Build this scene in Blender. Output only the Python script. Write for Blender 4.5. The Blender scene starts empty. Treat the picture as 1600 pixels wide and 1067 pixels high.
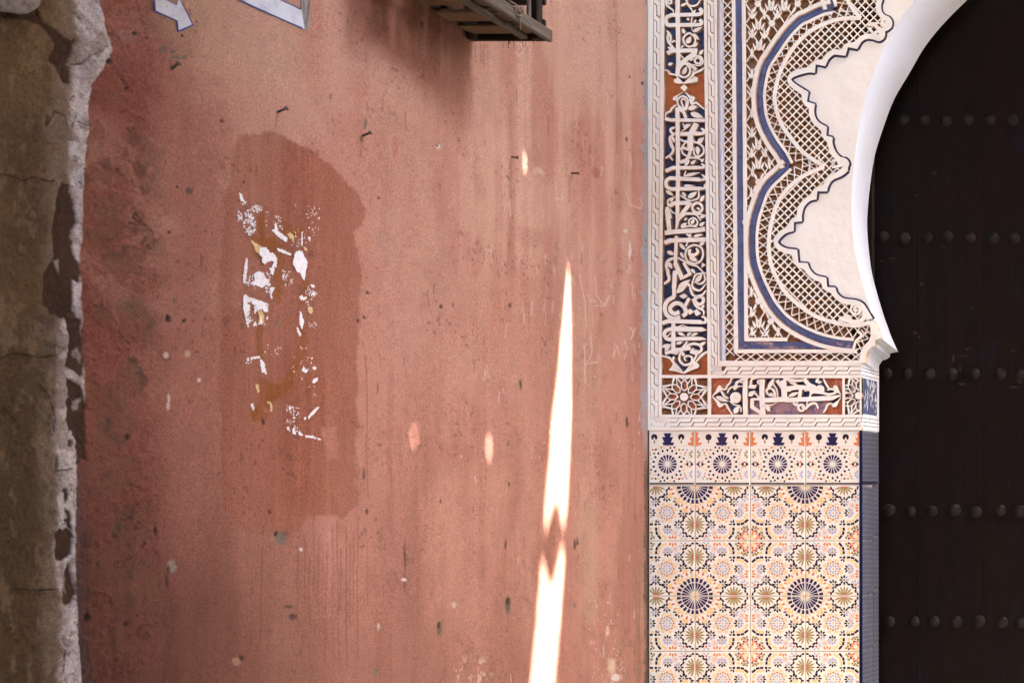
import bpy, math, random
import numpy as np
from mathutils import Vector
from mathutils.geometry import delaunay_2d_cdt

S = bpy.context.scene
COL = S.collection
rnd = random.Random(7)

# ------------------------------------------------------------------ measures of the place
# metres; the carved doorway faces -y at y = 0, the pink wall faces +x at x = 0, ground at z = 0
D = 4.6                       # camera to doorway
K = 430.0                     # photograph pixels per metre on the doorway's face
F = K * D
VX, VY = 1950.0, 740.0        # vanishing point of the doorway's normal
XC = (VX - 1012.0) / K
ZC = 1.6

def P(px, py, y=0.0):
    """point of the doorway's plane (moved back by y) that the photograph shows at px, py"""
    Z = D + y
    return (XC + (px - VX) * Z / F, y, ZC - (py - VY) * Z / F)

def W(px, py, x=0.0):
    """point of the pink wall (moved out by x) that the photograph shows at px, py"""
    Z = F * (XC - x) / (VX - px)
    return (x, Z - D, ZC - (py - VY) * Z / F)

# ------------------------------------------------------------------ camera
cam = bpy.data.cameras.new('camera'); camo = bpy.data.objects.new('camera', cam); COL.objects.link(camo)
camo.location = (XC, -D, ZC); camo.rotation_euler = (math.pi / 2, 0, 0)
cam.sensor_width = 36.0; cam.lens = F / 1600 * 36.0
cam.shift_x = (800 - VX) / 1600; cam.shift_y = (VY - 533.5) / 1600
cam.clip_start = 0.05; cam.clip_end = 500
cam.dof.use_dof = True; cam.dof.focus_distance = 4.45; cam.dof.aperture_fstop = 8.5
S.camera = camo

# ------------------------------------------------------------------ sky, sun, exposure
SUN_EL, SUN_AZ = math.radians(60), math.radians(90)     # azimuth from +y towards +x: the sun stands over +x
wd = bpy.data.worlds.new('World'); S.world = wd; wd.use_nodes = True
wn = wd.node_tree.nodes; wn.clear()
sky = wn.new('ShaderNodeTexSky'); sky.sky_type = 'NISHITA'; sky.sun_disc = False
sky.sun_elevation = SUN_EL; sky.sun_rotation = SUN_AZ
sky.air_density = 1.0; sky.dust_density = 3.0; sky.ozone_density = 1.0
bg = wn.new('ShaderNodeBackground'); bg.inputs['Strength'].default_value = 0.15
wo = wn.new('ShaderNodeOutputWorld')
wd.node_tree.links.new(sky.outputs[0], bg.inputs[0]); wd.node_tree.links.new(bg.outputs[0], wo.inputs[0])
sl = bpy.data.lights.new('sun', 'SUN'); sl.energy = 5.0; sl.angle = math.radians(0.46); sl.color = (1.0, 0.95, 0.87)
so = bpy.data.objects.new('sun', sl); COL.objects.link(so); so.location = (6, -2, 9)
SUN = Vector((math.cos(SUN_EL), 0.0, math.sin(SUN_EL)))
so.rotation_euler = SUN.to_track_quat('Z', 'Y').to_euler()
vs = S.view_settings
S.display_settings.display_device = 'sRGB'
vs.view_transform = 'Standard'; vs.look = 'None'; vs.gamma = 1.0; vs.use_curve_mapping = False
vs.exposure = 5.05
S.render.engine = 'CYCLES'
cy = S.cycles
cy.use_denoising = True
cy.max_bounces = 8; cy.diffuse_bounces = 5; cy.glossy_bounces = 4; cy.transmission_bounces = 2
cy.caustics_reflective = False; cy.caustics_refractive = False
cy.sample_clamp_indirect = 6.0

# ------------------------------------------------------------------ helpers: objects
def link(o, parent=None):
    COL.objects.link(o)
    if parent is not None:
        o.parent = parent
    return o

def tag(o, label=None, cat=None, group=None, kind=None):
    if label: o['label'] = label
    if cat: o['category'] = cat
    if group: o['group'] = group
    if kind: o['kind'] = kind
    return o

def empty(name, loc=(0, 0, 0)):
    o = bpy.data.objects.new(name, None); o.empty_display_size = 0.1
    o.location = loc
    return link(o)

class MB:
    """collects polygons; build() links them as one mesh object"""
    def __init__(s): s.v = []; s.f = []; s.m = []
    def add(s, verts, faces, mi=0):
        b = len(s.v); s.v.extend([tuple(p) for p in verts])
        for i, f in enumerate(faces):
            s.f.append([b + k for k in f]); s.m.append(mi if isinstance(mi, int) else mi[i])
    def box(s, lo, hi, mi=0, bev=0.0):
        (x0, y0, z0), (x1, y1, z1) = lo, hi
        if bev <= 0:
            s.add([(x0,y0,z0),(x1,y0,z0),(x1,y1,z0),(x0,y1,z0),(x0,y0,z1),(x1,y0,z1),(x1,y1,z1),(x0,y1,z1)],
                  [(3,2,1,0),(4,5,6,7),(0,1,5,4),(1,2,6,5),(2,3,7,6),(3,0,4,7)], mi); return
        s.bar(((x0+x1)/2, (y0+y1)/2, (z0+z1)/2), (x1-x0, 0, 0), (0, y1-y0, 0), (0, 0, z1-z0), mi, bev)
    def bar(s, c, a, b, d, mi=0, bev=0.0):
        """box with centre c and full edge vectors a, b, d, edges chamfered by bev"""
        c, a, b, d = Vector(c), Vector(a) / 2, Vector(b) / 2, Vector(d) / 2
        la, lb, ld = a.length, b.length, d.length
        bev = min(bev, la * .45, lb * .45, ld * .45)
        ka, kb, kd = 1 - bev / la, 1 - bev / lb, 1 - bev / ld
        V, idx = [], {}
        for sx in (-1, 1):
            for sy in (-1, 1):
                for sz in (-1, 1):
                    for k, (p, q, r) in enumerate(((1, kb, kd), (ka, 1, kd), (ka, kb, 1))):
                        idx[sx, sy, sz, k] = len(V); V.append(c + a * sx * p + b * sy * q + d * sz * r)
        Fc = []
        def q(*l): Fc.append([idx[i] for i in l])
        for t in (-1, 1):
            q(*[(t, u, w, 0) for u, w in ((-1,-1),(1,-1),(1,1),(-1,1))][::t])
            q(*[(u, t, w, 1) for u, w in ((-1,-1),(-1,1),(1,1),(1,-1))][::t])
            q(*[(u, w, t, 2) for u, w in ((-1,-1),(1,-1),(1,1),(-1,1))][::t])
        for t in (-1, 1):
            for u in (-1, 1):
                e = [(t,u,-1,0),(t,u,-1,1),(t,u,1,1),(t,u,1,0)]; q(*(e if t*u > 0 else e[::-1]))
                e = [(t,-1,u,0),(t,1,u,0),(t,1,u,2),(t,-1,u,2)]; q(*(e if t*u > 0 else e[::-1]))
                e = [(-1,t,u,1),(-1,t,u,2),(1,t,u,2),(1,t,u,1)]; q(*(e if t*u > 0 else e[::-1]))
                for w in (-1, 1):
                    e = [(t,u,w,0),(t,u,w,1),(t,u,w,2)]; q(*(e if t*u*w > 0 else e[::-1]))
        s.add(V, Fc, mi)
    def tube(s, pts, r, n=6, mi=0, cap=True):
        pts = [Vector(p) for p in pts]; V = []; Fc = []
        rr = r if isinstance(r, (list, tuple)) else [r] * len(pts)
        u = None
        for i, p in enumerate(pts):
            t = (pts[min(i+1, len(pts)-1)] - pts[max(i-1, 0)]).normalized()
            if u is None: u = t.orthogonal().normalized()
            u = (u - t * u.dot(t)).normalized(); w = t.cross(u)
            for k in range(n):
                a = 2 * math.pi * k / n
                V.append(p + (u * math.cos(a) + w * math.sin(a)) * rr[i])
        for i in range(len(pts) - 1):
            for k in range(n):
                Fc.append((i*n+k, i*n+(k+1) % n, (i+1)*n+(k+1) % n, (i+1)*n+k))
        if cap:
            Fc.append(list(range(n))[::-1]); Fc.append([(len(pts)-1)*n+k for k in range(n)])
        s.add(V, Fc, mi)
    def mesh(s, name, mats):
        me = bpy.data.meshes.new(name)
        me.from_pydata(s.v, [], s.f)
        for m in (mats if isinstance(mats, (list, tuple)) else [mats]): me.materials.append(m)
        me.polygons.foreach_set('material_index', s.m)
        me.update()
        return me
    def build(s, name, mats, parent=None, smooth=False):
        me = s.mesh(name, mats)
        if smooth: me.polygons.foreach_set('use_smooth', [True] * len(me.polygons))
        return link(bpy.data.objects.new(name, me), parent)

# ------------------------------------------------------------------ helpers: materials
def mat(name, base, rough=0.7, spec=0.3, noise=None, bump=None, coat=0.0, ramp=None, metallic=0.0):
    """noise = list of (scale, detail, colour, lo, hi, stretch): each mixes a colour in where a noise is high;
       bump = list of (scale, detail, strength, distance)"""
    m = bpy.data.materials.new(name); m.use_nodes = True
    n = m.node_tree.nodes; L = m.node_tree.links
    b = n['Principled BSDF']
    b.inputs['Roughness'].default_value = rough; b.inputs['Specular IOR Level'].default_value = spec
    b.inputs['Metallic'].default_value = metallic; b.inputs['Coat Weight'].default_value = coat
    b.inputs['Coat Roughness'].default_value = 0.12
    geo = n.new('ShaderNodeNewGeometry')
    cur = None
    rgb = n.new('ShaderNodeRGB'); rgb.outputs[0].default_value = (*base, 1); cur = rgb.outputs[0]
    for (sc, det, colr, lo, hi, st) in (noise or []):
        mp = n.new('ShaderNodeMapping'); mp.inputs['Scale'].default_value = st
        mp.inputs['Location'].default_value = (rnd.random()*9, rnd.random()*9, rnd.random()*9)
        L.new(geo.outputs['Position'], mp.inputs[0])
        t = n.new('ShaderNodeTexNoise'); t.inputs['Scale'].default_value = sc; t.inputs['Detail'].default_value = det
        t.inputs['Roughness'].default_value = 0.62
        L.new(mp.outputs[0], t.inputs['Vector'])
        mr = n.new('ShaderNodeMapRange'); mr.inputs[1].default_value = lo; mr.inputs[2].default_value = hi
        L.new(t.outputs['Fac'], mr.inputs[0])
        mx = n.new('ShaderNodeMix'); mx.data_type = 'RGBA'
        L.new(mr.outputs[0], mx.inputs[0]); L.new(cur, mx.inputs[6]); mx.inputs[7].default_value = (*colr, 1)
        cur = mx.outputs[2]
    L.new(cur, b.inputs['Base Color'])
    last = None
    for (sc, det, stg, dist) in (bump or []):
        t = n.new('ShaderNodeTexNoise'); t.inputs['Scale'].default_value = sc; t.inputs['Detail'].default_value = det
        L.new(geo.outputs['Position'], t.inputs['Vector'])
        bp = n.new('ShaderNodeBump'); bp.inputs['Strength'].default_value = stg; bp.inputs['Distance'].default_value = dist
        L.new(t.outputs['Fac'], bp.inputs['Height'])
        if last: L.new(last, bp.inputs['Normal'])
        last = bp.outputs[0]
    if last: L.new(last, b.inputs['Normal'])
    return m

I1 = (1, 1, 1)
# ------------------------------------------------------------------ setting: ground, alley, shade cloth
M_ground = mat('dusty_paving', (0.06, 0.055, 0.05), 0.85, 0.2, [(1.3, 5, (0.085, 0.078, 0.07), .4, .7, I1), (30, 3, (0.04, 0.036, 0.032), .55, .8, I1)], [(40, 4, .4, .01)])
g = MB(); g.add([(-60, -60, 0), (60, -60, 0), (60, 60, 0), (-60, 60, 0)], [(0, 1, 2, 3)])
tag(g.build('ground', M_ground), kind='structure')

M_far = mat('sunned_plaster', (0.5, 0.36, 0.27), 0.85, 0.2, [(2.0, 5, (0.42, 0.28, 0.2), .45, .75, I1)], [(60, 4, .3, .01)])
def building(name, lo, hi, label):
    t = empty(name, ((lo[0]+hi[0])/2, (lo[1]+hi[1])/2, 0))
    def rel(p): return (p[0]-t.location.x, p[1]-t.location.y, p[2])
    b = MB(); b.box(rel(lo), rel(hi)); b.build('wall', M_far, t)
    b = MB(); b.box(rel((lo[0]-.06, lo[1]-.06, hi[2]+.002)), rel((hi[0]+.06, hi[1]+.06, hi[2]+.16)), 0, .02); b.build('parapet', M_far, t)
    return tag(t, label, 'building')
building('plaster_house', (-6, -16, 0), (9, -9.5, 4.2), 'plain plaster house across the little square, facing the carved doorway')
building('plaster_house', (2.85, -4.2, 0), (11, -1.55, 7.6), 'plain plaster house added unseen at the right side of the alley to shade the pink wall')  # added out of view to shade the near end of the pink wall
building('plaster_house', (3.2, -9.2, 0), (11, -4.3, 9.2), 'tall plain plaster house added unseen behind the lower one to block sky from the pink wall')  # added out of view, tall enough to hide sky from the near wall
building('plaster_house', (15, -14, 0), (20, 4, 4.2), 'plain plaster house added unseen at the far end of the alley to block low sky')  # added out of view to cut off low sky light along the alley

# the shade cloth over the alley: a sheet whose torn slits let the sun through
CZ = 6.0
def up(px, py):
    """where the sun ray that lands on the pink wall at px, py crosses the cloth"""
    x, y, z = W(px, py)
    t = (CZ - z) / SUN.z
    return (x + SUN.x * t, y + SUN.y * t)
slit_a = [(889, 414), (890.5, 470), (891, 560), (890.5, 640), (889, 700), (886.5, 760), (883.5, 800), (881, 822),
          (877, 802), (869, 774), (861, 796), (854.5, 823), (852, 808), (853.5, 780), (856.5, 745), (860, 700), (866, 640),
          (874, 590), (879.5, 520), (884.5, 460)]
slit_b = [(880, 853), (880.5, 885), (877, 920), (872, 1000), (867, 1067), (862, 1130), (852, 1230), (818, 1230), (824, 1130), (832, 1067), (839, 990),
          (844.5, 920), (848, 871), (852, 890), (860, 920), (868, 902), (874.5, 872)]
def blob(px, py, r):
    x, y = up(px, py)
    return [(x + 1.6 * r * math.cos(a), y + r * math.sin(a)) for a in [k * math.pi / 4 for k in range(8)]]
holes = [[up(*p) for p in slit_a], [up(*p) for p in slit_b], blob(820, 255, .0062), blob(762, 703, .0075), blob(648, 680, .0048)]
x0, x1, y0, y1 = 0.02, 3.3, -7.5, 0.006
verts = [Vector((x0, y0)), Vector((x1, y0)), Vector((x1, -.25)), Vector((x1 + .75, -.22)), Vector((x1 + .75, y1)), Vector((x0, y1))]  # strip added beside the doorway to keep sun off the jamb
edges = [(i, (i + 1) % 6) for i in range(6)]
outline = [tuple(v) for v in verts]
for h in holes:
    b0 = len(verts); verts += [Vector(p) for p in h]
    edges += [(b0 + i, b0 + (i + 1) % len(h)) for i in range(len(h))]
nv, ne, nf, _, _, _ = delaunay_2d_cdt(verts, edges, [], 0, 1e-6)
def inside(p, poly):
    c = False; n = len(poly); x, y = p
    for i in range(n):
        (xa, ya), (xb, yb) = poly[i], poly[i - 1]
        if (ya > y) != (yb > y) and x < (xb - xa) * (y - ya) / (yb - ya) + xa: c = not c
    return c
sh = MB(); keep = []
for f in nf:
    cx = sum(nv[i].x for i in f) / len(f); cyy = sum(nv[i].y for i in f) / len(f)
    if inside((cx, cyy), outline) and not any(inside((cx, cyy), h) for h in holes): keep.append(list(f))
sh.add([(p.x, p.y, CZ) for p in nv], keep)
M_cloth = mat('woven_reed', (0.2, 0.13, 0.07), 0.9, 0.1, [(90, 3, (0.1, 0.07, 0.04), .4, .7, (1, .1, 1))])
tag(sh.build('shade_mat', M_cloth), 'torn woven shade mat stretched high over the alley beside the pink wall', 'awning')
# ------------------------------------------------------------------ the pink wall: one dense sheet, relief and paint worked out with numpy
def lin(r, g_, b):
    f = lambda c: (c / 255 / 12.92) if c <= 10 else ((c / 255 + .055) / 1.055) ** 2.4
    return np.array([f(r), f(g_), f(b)])

def hash2(ix, iy, seed):
    h = (ix.astype(np.int64) * 374761393 + iy.astype(np.int64) * 668265263 + seed * 1274126177) & 0xffffffff
    h = ((h ^ (h >> 13)) * 1274126177) & 0xffffffff
    return ((h ^ (h >> 16)) & 0xffffff) / float(0xffffff)
def vnoise(x, y, seed=0):
    ix = np.floor(x); iy = np.floor(y); fx = x - ix; fy = y - iy
    fx = fx * fx * (3 - 2 * fx); fy = fy * fy * (3 - 2 * fy)
    a = hash2(ix, iy, seed); b = hash2(ix + 1, iy, seed); c = hash2(ix, iy + 1, seed); d = hash2(ix + 1, iy + 1, seed)
    return a + (b - a) * fx + (c - a) * fy + (a - b - c + d) * fx * fy
def fbm(x, y, octv=4, seed=0, gain=.5):
    s = 0; amp = 1; tot = 0
    for o in range(octv):
        s = s + amp * vnoise(x * 2 ** o + 17.3 * o, y * 2 ** o + 9.1 * o, seed + o); tot += amp; amp *= gain
    return s / tot
def sst(a, b, v):
    t = np.clip((v - a) / (b - a), 0, 1); return t * t * (3 - 2 * t)
def poly_dist(px, py, pts, closed=True):
    """distance in pixels to a polyline; for closed ones negative inside"""
    d = np.full(px.shape, 1e9); ins = np.zeros(px.shape, bool); n = len(pts)
    for i in range(n if closed else n - 1):
        x0, y0 = pts[i]; x1, y1 = pts[(i + 1) % n]
        dx, dy = x1 - x0, y1 - y0; L2 = dx * dx + dy * dy + 1e-9
        t = np.clip(((px - x0) * dx + (py - y0) * dy) / L2, 0, 1)
        d = np.minimum(d, np.hypot(px - x0 - t * dx, py - y0 - t * dy))
        if closed and y0 != y1:
            c = ((y0 > py) != (y1 > py)) & (px < dx * (py - y0) / dy + x0); ins ^= c
    return np.where(ins, -d, d) if closed else d

step = 1.5625
cx_ = np.concatenate([[-1400], np.arange(-1000, -40, 8.0), np.arange(-40, 1012, step), [1012]])
cy_ = np.concatenate([[-2200, -1200, -500, -150, -60], np.arange(-24, 1092, step), [1150, 1300, 1600, 2300]])
PX, PY = np.meshgrid(cx_, cy_)
Zd = F * XC / (VX - PX); WY = Zd - D; WZ = ZC - (PY - VY) * Zd / F
WZ = np.clip(WZ, -.05, 8.0)
U = -WY; V = WZ                                   # metres along the wall and up
n1 = fbm(U * 3, V * 3, 5, 1); n2 = fbm(U * 9, V * 9, 5, 11); n3 = fbm(U * 40, V * 40, 4, 21); n4 = fbm(U * 140, V * 140, 3, 31)
vs1 = fbm(U * 14, V * 1.1, 4, 41); vs2 = fbm(U * 45, V * 2.2, 4, 51); vs3 = fbm(U * 110, V * 5, 3, 61)
flake = fbm(U * 22 + 2 * n2, V * 18 + 2 * n1, 5, 71, .6)
jx = (n3 - .5) * 9 + (n4 - .5) * 5                # ragged edges, in pixels
jy = (fbm(U * 40 + 50, V * 40, 4, 81) - .5) * 9 + (fbm(U * 140 + 50, V * 140, 3, 91) - .5) * 5
QX, QY = PX + jx, PY + jy
C = np.zeros(PX.shape + (3,)); H = np.zeros(PX.shape)
def mix(col, m):
    global C
    C += (np.asarray(col) - C) * m[..., None]
LF = .47
def A(r, g_, b): return lin(r, g_, b) * LF

# base coats, brushed vertically
C += A(207, 138, 118)
mix(A(228, 176, 152), sst(.34, .62, vs1 * .6 + n1 * .4) * .85 * sst(520, 900, PX + 0.0 * PY) * sst(700, 250, PY))
mix(A(196, 120, 102), sst(.45, .7, vs2 * .5 + n2 * .5) * .6)
mix(A(182, 112, 92), sst(.50, .75, vs1) * .55 * sst(300, 800, PY))
mix(A(212, 142, 128), sst(.5, .72, vs2) * .5)
mix(A(200, 165, 138), sst(.52, .72, fbm(U * 7, V * 1.6, 4, 101)) * .5 * sst(760, 1000, PX))
# the older, redder paint to the left
redz = sst(470, 250, QX + (n1 - .5) * 160)
mix(A(180, 110, 99), redz * .8)
mix(A(160, 90, 80), sst(265, 215, QX + (n1 - .5) * 60) * sst(60, 140, PY + QX * .1) * .85)
mix(A(142, 74, 64), sst(.48, .66, n2 * .6 + vs1 * .4) * sst(300, 180, QX) * .6)
# tan wash around the painted sign
mix(A(192, 152, 130), sst(30, -25, poly_dist(QX, QY, [(232, -60), (238, 40), (300, 90), (365, 120), (455, 140), (462, 40), (474, -60)])) * .9)
mix(A(200, 140, 122), sst(.45, .7, n2) * sst(25, -25, poly_dist(QX, QY, [(300, 30), (300, 90), (420, 110), (425, 40)])) * .6)
# darker towards the ground, dirt by the doorway, crate's shadow painted below it
gr = sst(760, 1120, PY + (vs1 - .5) * 260) * sst(1000, 500, PX * .6 + 200)
mix(A(118, 66, 52), gr * .6)
mix(A(150, 96, 76), sst(.5, .75, n2 * .5 + n3 * .5) * sst(800, 1000, PY) * .6)
mix(A(132, 76, 62), (.55 + .45 * sst(.35, .6, n1 * .4 + vs1 * .6)) * sst(640, 220, PX) * sst(620, 980, PY) * .8); mix(A(150, 78, 68), sst(.42, .66, n2 * .5 + n3 * .5) * sst(290, 150, QX) * .6)
mix(A(168, 118, 92), sst(.45, .62, vs2) * sst(960, 1000, QX) * sst(560, 760, PY) * .8)
mix(A(120, 104, 82), sst(.45, .75, vs2 * .7 + n3 * .3) * sst(982, 1004, QX) * sst(640, 760, PY) * .8)
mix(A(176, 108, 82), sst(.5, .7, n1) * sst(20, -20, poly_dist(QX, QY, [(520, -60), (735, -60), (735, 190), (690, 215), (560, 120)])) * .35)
# wide brushed bands and blotches, darker and browner low down
vb = fbm(U * 5 + 3, V * .5, 4, 161); bl = fbm(U * 4.5, V * 4.5, 5, 171)
mix(A(176, 102, 84), sst(.50, .70, vb) * .32 * sst(100, 700, PY + PX * .2)); mix(A(214, 156, 138), sst(.55, .75, bl) * .45 * sst(850, 300, PY)); mix(A(158, 96, 78), sst(.52, .72, fbm(U * 6 + 30, V * 3, 5, 181)) * .4 * sst(560, 900, PY))
mix(A(150, 92, 74), sst(.56, .72, fbm(U * 18, V * 6, 5, 191)) * .16)
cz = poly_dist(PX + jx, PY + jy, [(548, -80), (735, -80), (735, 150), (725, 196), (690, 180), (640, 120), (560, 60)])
mix(A(150, 82, 58), sst(34, -30, cz + (vs2 - .5) * 40) * .55); mix(A(96, 54, 40), sst(.40, .62, vs2 * .5 + n2 * .5) * sst(10, -40, cz) * sst(150, 20, PY) * .6)  # crate's cast shadow deepened in the wall's own colour
mix(A(222, 164, 146), sst(.36, .60, n1 * .5 + vs1 * .5) * sst(300, 60, PY) * sst(240, 380, PX) * .55 * (1 - sst(20, -20, cz)))
mix(A(226, 172, 150), sst(.36, .60, n1 * .4 + vs1 * .6) * sst(560, 150, PY) * sst(700, 860, PX) * .5)
# the patch of orange brown filler in two coats
pa = poly_dist(QX, QY, [(375, 212), (430, 208), (470, 228), (520, 262), (560, 300), (572, 330), (566, 352), (553, 360), (563, 420), (560, 520), (556, 640), (555, 700), (556, 790), (540, 806),
                        (480, 806), (470, 830), (380, 830), (352, 800), (346, 700), (343, 560), (346, 420), (352, 320), (360, 250)]) + (vs2 - .5) * 14 * sst(560, 700, PY) + (n2 - .5) * 10 * sst(500, 380, PX)
pm = sst(3.5, -3.0, pa) * (.55 + .45 * sst(360, 470, PX)) * (.86 + .25 * sst(.35, .6, vs2 * .6 + n2 * .4))
pm = np.clip(pm * (1 - .2 * sst(740, 840, PY) * sst(.4, .6, vs1)), 0, 1)
mix(A(172, 99, 78), pm * .92)
mix(A(162, 86, 62), sst(.42, .66, vs1 * .5 + n1 * .5) * pm * .8)
mix(A(192, 114, 90), sst(.52, .70, vs2 * .6 + n2 * .4) * pm * .5)
mix(A(160, 92, 70), sst(.52, .66, vs3 * .5 + n3 * .5) * pm * .45)
pb = poly_dist(QX, QY, [(345, 300), (372, 300), (366, 420), (372, 560), (362, 700), (366, 800), (348, 800), (344, 560)])
mix(A(166, 94, 74), sst(4, -8, pb) * .45)
lp = poly_dist(QX, QY, [(500, 668), (526, 664), (530, 716), (512, 716)]); mix(A(206, 132, 112), sst(2, -2, lp) * .6)
H += pm * .0009 + pm * (vs3 - .5) * .0012
# glue stains where a poster hung
for pts in ([(402, 340), (412, 326), (414, 360), (410, 380), (404, 372)], [(436, 350), (445, 344), (455, 356), (470, 352), (474, 366), (452, 368), (440, 362)],
            [(395, 370), (430, 374), (440, 390), (436, 402), (398, 400)], [(430, 410), (442, 398), (446, 440), (438, 476), (430, 470)], [(472, 440), (482, 440), (480, 470), (470, 480)],
            [(400, 500), (410, 500), (412, 560), (402, 560)], [(470, 510), (478, 512), (474, 560), (460, 590), (448, 612), (420, 634), (402, 650), (396, 640), (420, 612), (440, 600), (462, 560)],
            [(404, 590), (432, 600), (440, 620), (420, 632), (404, 624)], [(392, 640), (420, 646), (414, 660), (396, 656)]):
    mix(A(160, 88, 34), sst(4, -2, poly_dist(PX + jx * 1.2, PY + jy * 1.2, pts)) * (.65 + .3 * sst(.4, .6, vs3)))
# flaking red zone: mortar shows through
mort = sst(.54, .60, flake) * sst(270, 225, QX) * sst(120, 140, QX) * sst(130, 260, PY)
for cx0, cy0, rx, ry in ((172, 330, 26, 34), (205, 480, 34, 22), (205, 590, 24, 40), (180, 655, 40, 40), (205, 830, 34, 40), (215, 905, 30, 40), (165, 360, 20, 20)):
    e = 1 - np.hypot((PX - cx0) / rx, (PY - cy0) / ry); mort = np.maximum(mort, sst(-.05, .16, e + (flake - .5) * 1.6))
mort *= sst(120, 135, QX)
mort *= .45 + .75 * sst(.38, .62, n3 * .6 + n4 * .4)
mix(A(134, 94, 74), np.clip(mort, 0, 1) * .8); H -= .0022 * mort
mix(A(92, 70, 56), mort * sst(.55, .75, n3) * .6)
rough = sst(285, 215, QX) * sst(110, 130, QX)
H += rough * ((flake - .5) * .008 + (n3 - .5) * .007 + (n4 - .5) * .003)
lay = sst(.50, .512, flake) + sst(.57, .58, fbm(U * 30 + n2, V * 24, 5, 201, .6)); H += rough * (lay - 1) * .0016 * (1 - mort)
mix(A(150, 80, 68), rough * sst(.50, .512, flake) * .35)
cr = np.abs(fbm(U * 16, V * 16, 4, 111) - .5)
ck = sst(.012, .003, cr) * rough * sst(.45, .6, n2); mix(A(70, 42, 36), ck * .8); H -= ck * .002
mix(A(92, 48, 40), (.5 + .5 * sst(.35, .62, n2 * .5 + vs2 * .5)) * sst(430, 150, PX + (n1 - .5) * 160) * sst(660, 1010, PY + (n1 - .5) * 200) * .72)
mix(A(62, 38, 38), sst(.42, .66, n2 * .5 + flake * .5) * sst(180, 122, QX) * sst(700, 820, PY) * .7)
# left edge: whitewash over brown, and ochre plaster beyond
def curve(pts, v): a = np.array(pts, float); return np.interp(v, a[:, 0], a[:, 1])
xb = curve([(-2200, 150), (0, 152), (50, 168), (75, 178), (92, 174), (112, 158), (132, 141), (200, 140), (280, 131), (330, 129), (400, 127), (500, 128), (560, 128), (625, 131), (700, 121), (760, 118), (800, 116), (900, 118), (1000, 123), (1067, 126), (2300, 130)], PY)
edge = xb - QX                                      # >0 inside the whitewash
white = sst(-1.2, 1.8, edge + (n3 - .5) * 3)
wash = sst(.56, .72, n3 * .6 + n2 * .4) * sst(-60, -4, edge) * sst(-6, 10, 100 - np.abs(PY - 80)) * .9
mix(A(190, 172, 168), wash)
spl = sst(-26, 4, edge + (n4 - .5) * 26) * sst(680, 760, PY); mix(A(92, 78, 82), spl * .6)   # grey spray along the lower edge
mix(A(228, 224, 230), white)
mix(A(165, 155, 152), white * sst(.5, .72, n2 * .5 + n3 * .5) * .55)
lw = curve([(-2200, 95), (0, 112), (60, 118), (110, 112), (200, 108), (300, 104), (420, 100), (560, 84), (640, 84), (700, 80), (800, 84), (900, 88), (1067, 92), (2300, 92)], PY)
och = sst(-6, 9, lw - QX + (flake - .5) * 26)
mix(A(150, 128, 108), och * .9)
mix(A(122, 96, 64), och * sst(14, -16, QX - lw + 30 + (n2 - .5) * 50))
mix(A(96, 76, 54), och * sst(.42, .66, n1 * .5 + n2 * .5) * .8); mix(A(84, 64, 46), och * sst(.5, .7, flake * .6 + n3 * .4) * .5)
mix(A(74, 54, 36), och * sst(560, 1000, PY + (n1 - .5) * 300) * .6)
mix(A(150, 132, 108), och * sst(.56, .74, fbm(U * 60, V * 30, 4, 151)) * .45)
brown = np.zeros(PX.shape)
for pts in ([(-4, 20), (40, 16), (58, 10), (66, 30), (100, 60), (117, 62), (112, 85), (104, 100), (110, 128), (100, 130), (88, 108), (76, 96), (84, 70), (60, 34), (0, 26)],
            [(96, 287), (108, 288), (114, 320), (119, 352), (112, 360), (113, 396), (128, 412), (126, 440), (113, 436), (112, 490), (126, 500), (129, 560), (126, 590), (100, 570), (102, 556), (106, 530), (100, 500), (76, 490), (64, 478), (66, 432), (84, 400), (80, 360), (86, 310)],
            [(100, 590), (124, 598), (132, 640), (138, 720), (122, 715), (116, 690), (104, 670), (102, 620)],
            [(96, 768), (106, 764), (102, 778), (96, 784)], [(82, 832), (100, 826), (112, 832), (112, 868), (94, 880), (84, 876)],
            [(98, 900), (110, 880), (120, 930), (106, 946), (100, 950), (96, 930)], [(106, 800), (112, 830), (100, 826), (96, 790)]):
    brown = np.maximum(brown, sst(2.0, -2.0, poly_dist(PX + jx * 1.3, PY + jy * 1.3, pts)))
mix(A(84, 54, 40), brown); mix(A(58, 38, 28), brown * sst(.45, .7, n2) * .7)
wl = white * (1 - och) * (1 - brown)
for pts in ([(81, 560), (98, 560), (101, 620), (98, 640), (84, 640), (86, 600)], [(80, 640), (94, 650), (106, 690), (116, 704), (88, 700), (78, 676)],
            [(110, 548), (118, 543), (126, 556), (122, 568), (113, 558)], [(112, 628), (124, 622), (122, 638), (114, 640)], [(84, 408), (94, 406), (93, 430), (88, 420)], [(84, 520), (104, 524), (100, 548), (82, 552)], [(92, 885), (101, 880), (103, 930), (96, 920)]):
    w_ = sst(1.5, -1.5, poly_dist(PX + jx * 1.3, PY + jy * 1.3, pts)); mix(A(180, 170, 170), w_ * .9); wl = np.maximum(wl, w_)
H += .0012 * wl + .0018 * och * (1 - brown) * sst(0, .4, och) - .002 * brown
H += och * ((n2 - .5) * .004 + (flake - .5) * .003 + (n3 - .5) * .006 + (n4 - .5) * .003)
H += wl * ((flake - .5) * .003 + (n3 - .5) * .004 + (n4 - .5) * .002)
cw = np.abs(fbm(U * 24 + n2, V * 16 + n2, 5, 211, .6) - .5); ckw = sst(.016, .004, cw) * (wl + och * .35 * sst(.5, .6, n2)); mix(A(84, 70, 64), np.clip(ckw, 0, 1) * .75); H -= ckw * .002
mix(A(150, 138, 132), wl * sst(.48, .62, flake * .5 + n3 * .5) * .45)
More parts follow.
